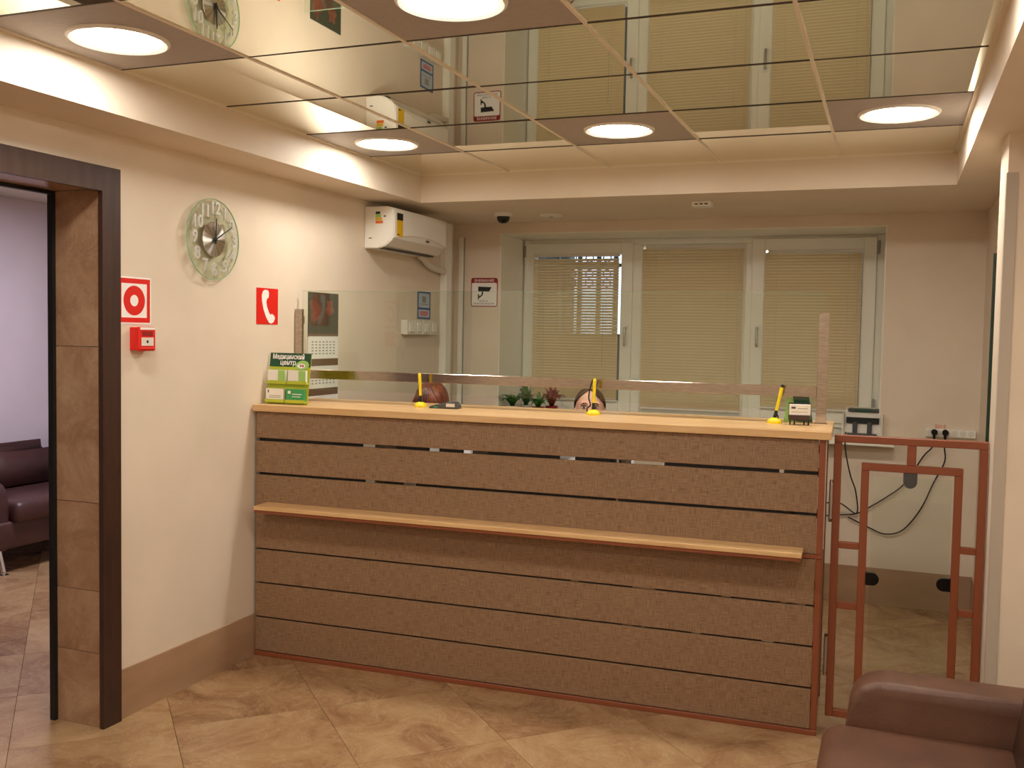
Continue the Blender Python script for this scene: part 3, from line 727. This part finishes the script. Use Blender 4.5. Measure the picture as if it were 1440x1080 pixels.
cable('dark cable sagging left from the first plug of the socket strip', [(.246, 6.315, 1.03), (.236, 6.335, .985), (.191, 6.345, .929), (.094, 6.35, .759), (-.011, 6.35, .664), (-.09, 6.35, .606), (-.171, 6.35, .555), (-.265, 6.35, .538), (-.42, 6.33, .52)], (.246, 1.082))
cable('dark cable in a long low loop from the second plug of the socket strip', [(.306, 6.315, 1.03), (.305, 6.335, .99), (.309, 6.345, .903), (.252, 6.35, .771), (.191, 6.35, .616), (.096, 6.35, .478), (-.003, 6.35, .442), (-.098, 6.35, .473), (-.22, 6.34, .53)], (.306, 1.082))
cable('dark mains cable hanging down from the banknote counter on the sill', [(-.248, 6.300, 1.055), (-.25, 6.242, 1.045), (-.246, 6.238, .95), (-.215, 6.27, .802), (-.180, 6.29, .695), (-.172, 6.30, .563), (-.277, 6.30, .621), (-.40, 6.30, .60)])

# banknote counter on the sill
mc = thing('banknote_counter', 'grey banknote counting machine standing on the window sill', 'money counter', (-.152, 6.42, 1.03), (0, 0, R(-4)))
bm = bmesh.new(); pr = [(-.09, 0), (.10, 0), (.10, .150), (.05, .172), (-.02, .160), (-.055, .120), (-.075, .060), (-.09, .030)]
a_ = [bm.verts.new((-.112, y, z)) for y, z in pr]; b_ = [bm.verts.new((.112, y, z)) for y, z in pr]
bm.faces.new(a_); bm.faces.new(b_[::-1])
for i in range(len(pr)): bm.faces.new((a_[i], b_[i], b_[(i+1) % len(pr)], a_[(i+1) % len(pr)]))
obj('housing', bm, 'off_white', mc, bevel=.004)
for s in (-1, 1): obj('side_cheek', B((s*.112-.006, s*.112+.006, -.105, .095, 0, .140)), 'off_white', mc, bevel=.003)
obj('dark_slot', B((-.094, .094, -.084, -.04, .082, .116)), 'black', mc)
obj('display_panel', B((-.090, .090, -.050, .02, .150, .168)), 'grey_dark', mc, bevel=.003); obj('display', B((-.05, .05, -.0515, -.05, .153, .165)), 'green_dark', mc)
for x in (-.042, .042): obj('roller_guide', B((x-.013, x+.013, -.108, -.06, .006, .09)), 'grey_dark', mc, bevel=.004)
obj('stacker_tray', B((-.085, .085, -.125, -.07, 0, .022)), 'grey_dark', mc, bevel=.004)

# potted plants on the sill
def pot(name, label, x, mat_leaf, n, h, spread, potm, seed):
    rnd = random.Random(seed)
    t = thing(name, label, 'plant', (x*(1.02 if seed in (5, 12) else 1), YB+.035+(.14 if seed in (5, 12) else 0), 1.03), group='pot plants on the window sill'); h *= 1.1; spread *= 1.25
    bm = bmesh.new(); lathe(bm, [(0, 0), (.034, 0), (.042, .072), (.045, .072), (.045, .084), (.040, .084), (.039, .076), (0, .076)], 20); obj('pot', bm, potm, t, smooth='auto')
    bm = bmesh.new(); lathe(bm, [(0, .074), (.039, .074), (.039, .078), (0, .080)], 16); obj('soil', bm, 'leaf_dark', t)
    for k in range(n):
        a = 2*PI*k/n*2.4+rnd.uniform(-.3, .3); ln = h*rnd.uniform(.75, 1.05); sp = spread*rnd.uniform(.5, 1.1); wd_ = .018*rnd.uniform(.8, 1.3)
        ux, uy = math.cos(a), math.sin(a)*.75; px, py = -math.sin(a), math.cos(a)
        bm = bmesh.new(); rows = []
        for q in range(6):
            s = q/5; r_ = sp*(s**1.4)+.006; zz = .076+ln*(s-.32*s*s*s)*(1.15 if sp < .05 else .95) - (.05*s**3 if sp > .06 else 0)
            ww = wd_*(1-.9*s**2)*(.5+1.1*min(s*2.5, 1)*.5)
            rows.append([bm.verts.new((ux*r_+px*ww, uy*r_+py*ww, zz)), bm.verts.new((ux*r_, uy*r_, zz-.003)), bm.verts.new((ux*r_-px*ww, uy*r_-py*ww, zz))])
        for r0, r1 in zip(rows, rows[1:]):
            for i in range(2): bm.faces.new((r0[i], r0[i+1], r1[i+1], r1[i]))
        bmesh.ops.solidify(bm, geom=list(bm.faces), thickness=.0015)
        obj('leaf', bm, mat_leaf, t, smooth=True)
    return t
pot('potted_plant', 'leafy green pot plant nearest the window corner on the sill', -2.475, 'plant_green', 30, .165, .09, 'off_white', 3)
pot('potted_plant', 'upright green pot plant between the leafy one and the red one', -2.378, 'plant_green', 28, .170, .072, 'off_white', 5)
pot('potted_plant', 'green and spiky pot plant just beside the red flowering plant', -2.282, 'plant_green', 18, .14, .075, 'terracotta', 9)
rp_ = pot('flowering_plant', 'red flowering pot plant on the sill next to the green ones', -2.188, 'plant_red', 40, .185, .078, 'red_dark', 12)

# ------------------------------------------------------------------ things on the countertop
ZT = 1.250
# brochure rack
rk = thing('brochure_rack', 'green cardboard leaflet rack headed with white lettering on the countertop by the wall', 'leaflet rack', CW(.010, .085, ZT), CR)
W_, H_ = .232, .252
def slant(x0, x1, z0, z1, y0, y1, k=.16):
    bm = bmesh.new(); v = []
    for z in (z0, z1):
        for x, y in ((x0, y0), (x1, y0), (x1, y1), (x0, y1)): v.append(bm.verts.new((x, y+(H_-z)*-k*0+z*k, z)))
    for f in ((0, 3, 2, 1), (4, 5, 6, 7), (0, 1, 5, 4), (1, 2, 6, 5), (2, 3, 7, 6), (3, 0, 4, 7)): bm.faces.new([v[i] for i in f])
    return bm
obj('back_board', slant(0, W_, 0, H_, .0, .004), 'green_lime', rk)
hd = obj('header_panel', slant(0, W_, H_-.068, H_, -.002, 0), 'green_dark', rk)
tilt = math.atan(.16)
def on_rack(x, z, d): return (x, z*.16-d, z)
text_obj('header_text', 'Медицинский', .034, 'white', hd, on_rack(.105, H_-.019, .0028), .0004, .80, rot=(PI/2-tilt, 0, 0), bold=.0008)
text_obj('header_text', 'центр', .034, 'white', hd, on_rack(.105, H_-.048, .0028), .0004, .95, rot=(PI/2-tilt, 0, 0), bold=.0008)
bm = bmesh.new(); prism(bm, [(.034*math.cos(a)*(1+.35*max(0, math.cos(a-.8))), .020*math.sin(a)*(1+.5*max(0, math.cos(a-.8)))) for a in [2*PI*k/28 for k in range(28)]], 0, .0006)
lg = obj('leaf_logo', bm, 'green_light', hd, loc=on_rack(.182, H_-.062, .0032), rot=(PI/2-tilt, 0, 0))
bm = bmesh.new(); prism(bm, [(.022*math.cos(a), .012*math.sin(a)) for a in [2*PI*k/20 for k in range(20)]], .0006, .001); obj('logo_field', bm, 'white', lg)
for x, mt in ((-.006, 'black'), (.004, 'red_dark'), (.011, 'red')):
    bm = bmesh.new(); prism(bm, [(x-.004, .004), (x, .007), (x+.006, -.004), (x+.002, -.007)], .001, .0014); obj('logo_figure', bm, mt, lg)
for z in (.020, .112):
    for x in (.010, .126):
        pk = obj('pocket', B((x-.004, x+.106, z*.16-.026, z*.16-.004, z-.012, z-.004)), 'green_lime', rk)
        obj('pocket_lip', B((x-.004, x+.106, z*.16-.028, z*.16-.026, z-.012, z+.004)), 'green_lime', pk)
        pk2 = obj('card_stack', B((x, x+.100, z*.16-.024, z*.16-.006, z-.004, z+.056)), 'paper' if not (z < .1 and x > .1) else 'green_mid', rk)
        if z > .1: obj('card_stripe', B((x+.060, x+.100, z*.16-.0246, z*.16-.024, z-.004, z+.056)), 'green_light', pk2)
        elif x < .1: obj('card_print', B((x+.012, x+.018, z*.16-.0246, z*.16-.024, z+.036, z+.050), (x+.02, x+.085, z*.16-.0246, z*.16-.024, z+.020, z+.022), (x+.02, x+.085, z*.16-.0246, z*.16-.024, z+.012, z+.014)), 'brown_strip', pk2, kind='stuff')
        else: obj('card_print', B((x+.01, x+.026, z*.16-.0246, z*.16-.024, z+.034, z+.048), (x+.034, x+.088, z*.16-.0246, z*.16-.024, z+.030, z+.034), (x+.034, x+.08, z*.16-.0246, z*.16-.024, z+.018, z+.021)), 'white', pk2, kind='stuff')
for x in (.02, W_-.024): obj('prop_leg', slant(x, x+.004, 0, .15, .004, .04, .10), 'green_lime', rk)

# pens on dome stands with a cord
def pen(s, lab, tx, ty, hgt, cordside):
    t = thing('pen_stand', lab, 'pen', CW(s, .285, ZT), CR, 'tethered yellow pens on the counter')
    bm = bmesh.new(); lathe(bm, [(0, 0), (.031, 0), (.032, .004), (.030, .012), (.023, .020), (.010, .025), (0, .026)], 26); obj('base', bm, 'yellow', t, smooth='auto')
    d = Vector((tx, ty, hgt)); p0 = Vector((0, 0, .020))
    obj('socket', build(cyl, p0, p0+d*.24, .0085, 12, .007), 'black', t, smooth='auto')
    obj('barrel', build(cyl, p0+d*.24, p0+d*.92, .0068, 12, .0082), 'yellow', t, smooth='auto')
    obj('end_cap', build(cyl, p0+d*.92, p0+d, .0085, 12, .005), 'yellow' if cordside > 0 else 'black', t, smooth='auto')
    bm = bmesh.new(); e = p0+d*.97; c = cordside
    tube(bm, [e+Vector((0, .0, 0)), e+Vector((-.010*c, .004, -.004)), Vector((-.022*c, .006, .11)), Vector((-.024*c, .004, .075)), Vector((-.016*c, .004, .045)), Vector((-.030*c, 0, .028)), Vector((-.028*c, 0, .006))], .0034, 7)
    obj('cord', bm, 'black', t, smooth=True)
pen(.762, 'yellow pen upright in a yellow dome stand beside the dark stapler', -.008, 0, .148, .6)
pen(1.640, 'yellow pen upright in a yellow dome stand in front of the dark-haired person', .003, 0, .150, 1)
pen(2.455, 'yellow pen leaning in a yellow dome stand beside the card holder', .030, .0, .150, -.5)

# dark desk device beside the first pen
sp_ = thing('card_terminal', 'dark flat handheld terminal with a pale label lying on the countertop', 'terminal', CW(.905, .265, ZT), (0, 0, CANG+R(4)))
bm = bmesh.new(); pr = [(-.075, 0), (.07, 0), (.072, .014), (.055, .034), (.01, .032), (-.06, .014), (-.078, .006)]
a_ = [bm.verts.new((x, -.030, z)) for x, z in pr]; b_ = [bm.verts.new((x, .032, z)) for x, z in pr]
bm.faces.new(a_[::-1]); bm.faces.new(b_)
for i in range(len(pr)): bm.faces.new((a_[i], a_[(i+1) % len(pr)], b_[(i+1) % len(pr)], b_[i]))
obj('body', bm, 'grey_dark', sp_, bevel=.004, smooth='auto')
obj('pale_label', B((.012, .056, -.0312, -.0305, .010, .026)), 'off_white', sp_); obj('green_key_row', B((-.052, -.030, -.0312, -.0305, .004, .010)), 'green_mid', sp_)
obj('rubber_foot', B((-.07, .066, -.022, .022, -.0005, .001)), 'black', sp_)

# business card holder
ch = thing('card_holder', 'dark wooden business card holder with white cards at the end of the countertop', 'card holder', CW(2.560, .265, ZT), (0, 0, CANG+R(3)))
for x in (-.038, -.020, .020, .038): obj('foot', build(cyl, (x, -.020, 0), (x, -.018, .022), .0035, 8), 'black', ch)
obj('tray', B((-.045, .045, -.028, .016, .020, .027)), 'dark_wood', ch, bevel=.002)
obj('front_lip', B((-.044, .044, -.030, -.026, .022, .044)), 'dark_wood', ch, bevel=.0015)
obj('back_plate', B((-.046, .046, .012, .017, .022, .094)), 'black', ch, bevel=.0015)
cdk = obj('card_stack', B((-.043, .045, -.024, .010, .0275, .088)), 'paper', ch)
obj('card_logo', B((-.034, -.016, -.0246, -.024, .070, .079)), 'grey_dark', cdk)
obj('card_print', B((-.008, .034, -.0246, -.024, .070, .073), (-.034, .034, -.0246, -.024, .056, .058)), 'grey_plastic', cdk, kind='stuff')
# green leaflets behind it
lf = thing('green_leaflet', 'green folded leaflet standing behind the business card holder', 'leaflet', CW(2.560, .425, ZT), (0, 0, CANG))
bm = bmesh.new(); prism(bm, [(-.028, 0), (.050, 0), (.030, .118), (-.040, .125)], -.001, .001); obj('front_leaf', bm, 'green_dark', lf, rot=(PI/2-.12, 0, 0))
bm = bmesh.new(); prism(bm, [(-.075, 0), (-.020, 0), (-.034, .10), (-.062, .115)], -.001, .001); obj('rear_leaf', bm, 'green_light', lf, rot=(PI/2-.12, 0, .15), loc=(0, -.004, 0))

# ------------------------------------------------------------------ sofas
def sofa(name, label, W, loc, rz, mat, arm_h, seat_h, n_cush, hb):
    t = thing(name, label, 'sofa', loc, (0, 0, rz))
    D = .82; aw = .15; hw_ = W/2
    def rb(*b_, bev=.04, seg=4): return B(b_)
    obj('seat_base', B((-hw_+.02, hw_-.02, .03, D-.06, .16, seat_h-.13)), mat, t, bevel=.02, seg=3, smooth=True)
    cw = (W-2*aw)/n_cush
    for k in range(n_cush):
        x0 = -hw_+aw+k*cw
        obj('seat_cushion', B((x0+.003, x0+cw-.003, -.02, D-.28, seat_h-.15, seat_h)), mat, t, bevel=.055, seg=5, smooth=True)
        bm = B((x0+.003, x0+cw-.003, 0, .20, 0, hb-seat_h+.06)); bmesh.ops.bevel(bm, geom=list(bm.edges), offset=.07, segments=5, affect='EDGES', clamp_overlap=True)
        obj('back_cushion', bm, mat, t, smooth=True, loc=(0, D-.335, seat_h-.06), rot=(R(-8), 0, 0))
    obj('back_frame', B((-hw_+.02, hw_-.02, D-.13, D, .16, hb-.12)), mat, t, bevel=.04, seg=4, smooth=True)
    for s in (-1, 1):
        bm = bmesh.new()
        pr = [(.045, .15), (.045, arm_h-.15), (.055, arm_h-.07), (.085, arm_h-.022), (.14, arm_h), (D-.16, arm_h-.004), (D-.05, arm_h-.01), (D-.01, arm_h-.05), (D-.01, .15)]
        x0, x1 = (-hw_, -hw_+aw) if s < 0 else (hw_-aw, hw_)
        a_ = [bm.verts.new((x0, y, z)) for y, z in pr]; b_ = [bm.verts.new((x1, y, z)) for y, z in pr]
        bm.faces.new(a_); bm.faces.new(b_[::-1])
        for i in range(len(pr)): bm.faces.new((a_[i], b_[i], b_[(i+1) % len(pr)], a_[(i+1) % len(pr)]))
        ar = obj('armrest', bm, mat, t, bevel=.022, seg=4, smooth=True)
    for sx in (-1, 1):
        for y, o_ in ((.07, -.05), (D-.1, .03)):
            bm = bmesh.new(); x = sx*(hw_-.085)
            tube(bm, [(x, y, .165), (x, y+o_*.5, .08), (x, y+o_*.9, .012)], .016, 10)
            lg_ = obj('leg', bm, 'chrome', t, smooth=True)
            bm = bmesh.new(); lathe(bm, [(0, 0), (.030, 0), (.030, .008), (.018, .014), (0, .014)], 18, (x, y+o_*.92, 0)); obj('foot_disc', bm, 'chrome', lg_, smooth='auto')
    return t
sofa('leather_sofa', 'brown leather sofa with rounded armrest in front of the gate', 1.62, (-.140, 2.46, 0), R(-90), 'leather', .590, .462, 2, .84)
sofa('leather_sofa', 'dark brown leather sofa with chrome legs in the room behind the doorway', 2.0, (-5.26, 5.565, 0), R(90), 'leather_dark', .60, .47, 2, .79)

# ------------------------------------------------------------------ people and chairs behind the counter
def office_chair(label, x, y, rz):
    t = thing('office_chair', label, 'chair', (x, y, 0), (0, 0, rz), 'office chairs behind the counter')
    obj('seat', B((-.23, .23, -.23, .22, .42, .485)), 'chair_cloth', t, bevel=.025, seg=3, smooth=True)
    obj('backrest', B((-.20, .20, .235, .285, .58, 1.0)), 'chair_cloth', t, bevel=.022, seg=3, smooth=True)
    obj('back_support', B((-.03, .03, .20, .30, .40, .42), (-.03, .03, .285, .305, .40, .80)), 'black', t)
    obj('gas_column', build(cyl, (0, 0, .09), (0, 0, .42), .025, 12), 'black', t)
    for k in range(5):
        a = 2*PI*k/5+.3; lg_ = obj('base_leg', build(cyl, (0, 0, .10), (.27*math.cos(a), .27*math.sin(a), .07), .022, 8, .014), 'black', t)
        bm = bmesh.new(); ball(bm, (.27*math.cos(a), .27*math.sin(a), .030), .030, 2); obj('caster', bm, 'black', lg_, smooth=True)
def person(label, x, y, rz, head_yaw, head_pitch, head_top, top_mat, hair_mat, hair_kind):
    t = thing('person', label, 'person', (x, y, 0), (0, 0, rz), 'reception staff')
    bm = bmesh.new()
    def cap(p, q, a, b_, sq=(1, 1, 1)):
        p, q = Vector(p), Vector(q); n = max(2, int((q-p).length/(min(a, b_)*.45))+1)
        for i in range(n+1):
            s = i/n; r_ = a+(b_-a)*s; ball(bm, p+(q-p)*s, (r_*sq[0], r_*sq[1], r_*sq[2]), 2)
    neck_z = head_top-.225
    # pelvis, trunk, shoulders, neck
    cap((0, .05, .575), (0, .06, .66), .125, .115, (1.28, .85, .75))
    cap((0, .06, .66), (0, .04, neck_z-.22), .112, .130, (1.18, .80, .9))
    cap((-.15, .04, neck_z-.135), (.15, .04, neck_z-.135), .062, .062)
    cap((0, .04, neck_z-.13), (0, .02, neck_z+.06), .055, .050)
    for s in (-1, 1):
        cap((s*.09, .02, .565), (s*.11, -.40, .56), .078, .056)
        cap((s*.11, -.40, .545), (s*.12, -.34, .11), .054, .036)
        cap((s*.12, -.33, .055), (s*.13, -.46, .035), .036, .028)
        sh_ = Vector((s*.185, .04, neck_z-.14)); el = Vector((s*.235, -.09, .84)); wr = Vector((s*.13, -.31, .795))
        cap(sh_, el, .050, .040); cap(el, wr, .040, .027)
        hd_ = (wr-el).normalized(); sd_ = Vector((0, 0, 1)).cross(hd_).normalized(); pm = wr+hd_*.055
        cap(wr, pm, .028, .030, (1, 1, .55)); cap(pm-sd_*.018, pm+sd_*.018, .024, .024, (1, 1, .6))
        for k, ln in enumerate((.062, .072, .068, .052)):
            b0 = pm+hd_*.022+sd_*(.027-.018*k)*1.15; m0 = b0+hd_*ln*.5+Vector((0, 0, .006)); e0 = b0+hd_*ln+Vector((0, 0, -.012))
            cap(b0, m0, .0085, .008); cap(m0, e0, .008, .007)
        tb = pm-hd_*.02+sd_*(-s)*.028; cap(tb, tb+hd_*.03+sd_*(-s)*.022, .0100, .009); cap(tb+hd_*.03+sd_*(-s)*.022, tb+hd_*.058+sd_*(-s)*.024, .009, .008)
    # head in its own frame: origin at skull centre, face toward -y
    HM = Matrix.Translation((0, -.005, head_top-.112)) @ Euler((head_pitch, 0, head_yaw), 'XYZ').to_matrix().to_4x4()
    def hb_(c, r_, sub=3):
        bmesh.ops.create_icosphere(bm, subdivisions=sub, radius=1, matrix=HM @ Matrix.Translation(c) @ Matrix.Diagonal((*r_, 1)))
    hb_((0, .012, .020), (.076, .094, .092)); hb_((0, -.020, -.030), (.064, .068, .082)); hb_((0, -.045, -.085), (.038, .036, .030))
    hb_((0, -.084, -.030), (.011, .018, .022), 2); hb_((0, -.094, -.042), (.015, .015, .011), 2); hb_((0, -.078, .004), (.010, .014, .024), 2)
    hb_((0, -.078, -.070), (.022, .012, .009), 2)
    for s in (-1, 1):
        hb_((s*.030, -.072, .016), (.024, .014, .009), 2); hb_((s*.040, -.058, -.036), (.022, .022, .020), 2); hb_((s*.078, .012, -.018), (.010, .020, .030), 2)
    me = bpy.data.meshes.new('body'); bm.to_mesh(me); bm.free()
    tmp = bpy.data.objects.new('body_tmp', me); COL.objects.link(tmp)
    rm = tmp.modifiers.new('r', 'REMESH'); rm.mode = 'VOXEL'; rm.voxel_size = .008
    sm = tmp.modifiers.new('s', 'SMOOTH'); sm.factor = .5; sm.iterations = 3
    dg = bpy.context.evaluated_depsgraph_get(); me2 = bpy.data.meshes.new_from_object(tmp.evaluated_get(dg)); me2.name = 'body'
    bpy.data.objects.remove(tmp); bpy.data.meshes.remove(me)
    me2.materials.clear()
    for mn in ('skin', top_mat, 'cloth_dark'): me2.materials.append(MATS[mn])
    HI = HM.inverted(); eyes = [Vector((s*.031, -.084, -.002)) for s in (-1, 1)]
    for v in me2.vertices:
        h = HI @ v.co
        for e in eyes:
            d = (h-e).length
            if d < .024: h.y += .010*(1-d/.024); v.co = HM @ h
    for p in me2.polygons:
        c = p.center; p.use_smooth = True
        if c.z > neck_z-.075 and abs(c.x) < .085 or c.z > neck_z: p.material_index = 0
        elif c.z > .645 and not (c.y < -.26 and .70 < c.z < .9): p.material_index = 1
        elif .70 < c.z < .9: p.material_index = 0
        else: p.material_index = 2
    bo = bpy.data.objects.new('body', me2); COL.objects.link(bo); bo.parent = t
    for e in eyes:
        bm = bmesh.new(); bmesh.ops.create_icosphere(bm, subdivisions=2, radius=.0105, matrix=HM @ Matrix.Translation(e+Vector((0, .0125, 0))) @ Matrix.Diagonal((1.25, 1, .55, 1))); ey = obj('eye', bm, 'eye_white', t, smooth=True)
        bm = bmesh.new(); bmesh.ops.create_icosphere(bm, subdivisions=2, radius=.0058, matrix=HM @ Matrix.Translation(e+Vector((0, .0045, 0))) @ Matrix.Diagonal((1, .7, .9, 1))); obj('iris', bm, 'eye_iris', ey, smooth=True)
        s = 1 if e.x > 0 else -1
        bm = bmesh.new(); tube(bm, [HM @ Vector((s*.014, -.0865, .016)), HM @ Vector((s*.030, -.0855, .021)), HM @ Vector((s*.046, -.074, .015))], .0026, 6); obj('eyebrow', bm, hair_mat, t, smooth=True)
        bm = bmesh.new(); tube(bm, [HM @ Vector((s*.018, -.0835, .004)), HM @ Vector((s*.031, -.0855, .0085)), HM @ Vector((s*.045, -.076, .003))], .0016, 6); obj('eyelashes', bm, 'black', t, smooth=True)
    # hair shell
    bm = bmesh.new(); bmesh.ops.create_uvsphere(bm, u_segments=48, v_segments=32, radius=1)
    dele = []
    for v in bm.verts:
        x_, y_, z_ = v.co
        side = abs(x_); front = -y_
        if hair_kind == 0:
            line = .76-.80*max(0, side-.10)-.10*(x_ > 0)
            cut = front > .22 and z_ < line
            sx, sy, sz = .085, .103, .097
            low = z_ < -.15
        else:
            line = .30-.2*max(0, side-.15); cut = front > .62 and z_ < line; sx, sy, sz = .094, .110, .106; low = False
        wv = 1+.012*math.sin(9*math.atan2(y_, x_))*(1-abs(z_))
        n_ = Vector((x_*sx*wv, y_*sy*wv+.014, z_*sz+.022))
        if z_ < 0: n_.z = z_*(.21 if hair_kind else .13)+.022; n_.x *= 1.0; n_.y = n_.y*(1.0)
        if cut: dele.append(v)
        v.co = HM @ n_
    bmesh.ops.delete(bm, geom=dele, context='VERTS')
    bmesh.ops.solidify(bm, geom=list(bm.faces), thickness=.006)
    obj('hair', bm, hair_mat, t, smooth=True)
    if hair_kind:
        for k in range(-5, 6):
            a = k*.22; bm = bmesh.new()
            tube(bm, [HM @ Vector((.012*math.sin(a), -.010, .126)), HM @ Vector((.060*math.sin(a), -.075, .100)), HM @ Vector((.085*math.sin(a), -.106, .040)), HM @ Vector((.092*math.sin(a), -.110+.02*abs(math.sin(a)), -.03))], .010, 7); obj('hair_strand', bm, hair_mat, t, smooth=True)
    return t
P1 = (-1.487, 4.99); P2 = (-2.395, 4.95)
person('dark-haired person seated behind the counter looking over the countertop, hair parted to one side', *P1, R(10), R(7), R(-11), 1.340, 'cloth_white', 'hair_brown', 0)
office_chair('black office chair under the dark-haired person', P1[0], P1[1]+.06, R(10))
person('red-brown-haired person seated behind the counter with head bent down', *P2, R(0), R(8), R(34), 1.330, 'cloth_white', 'hair_red', 1)
office_chair('black office chair under the person with bent head', P2[0], P2[1]+.06, 0)
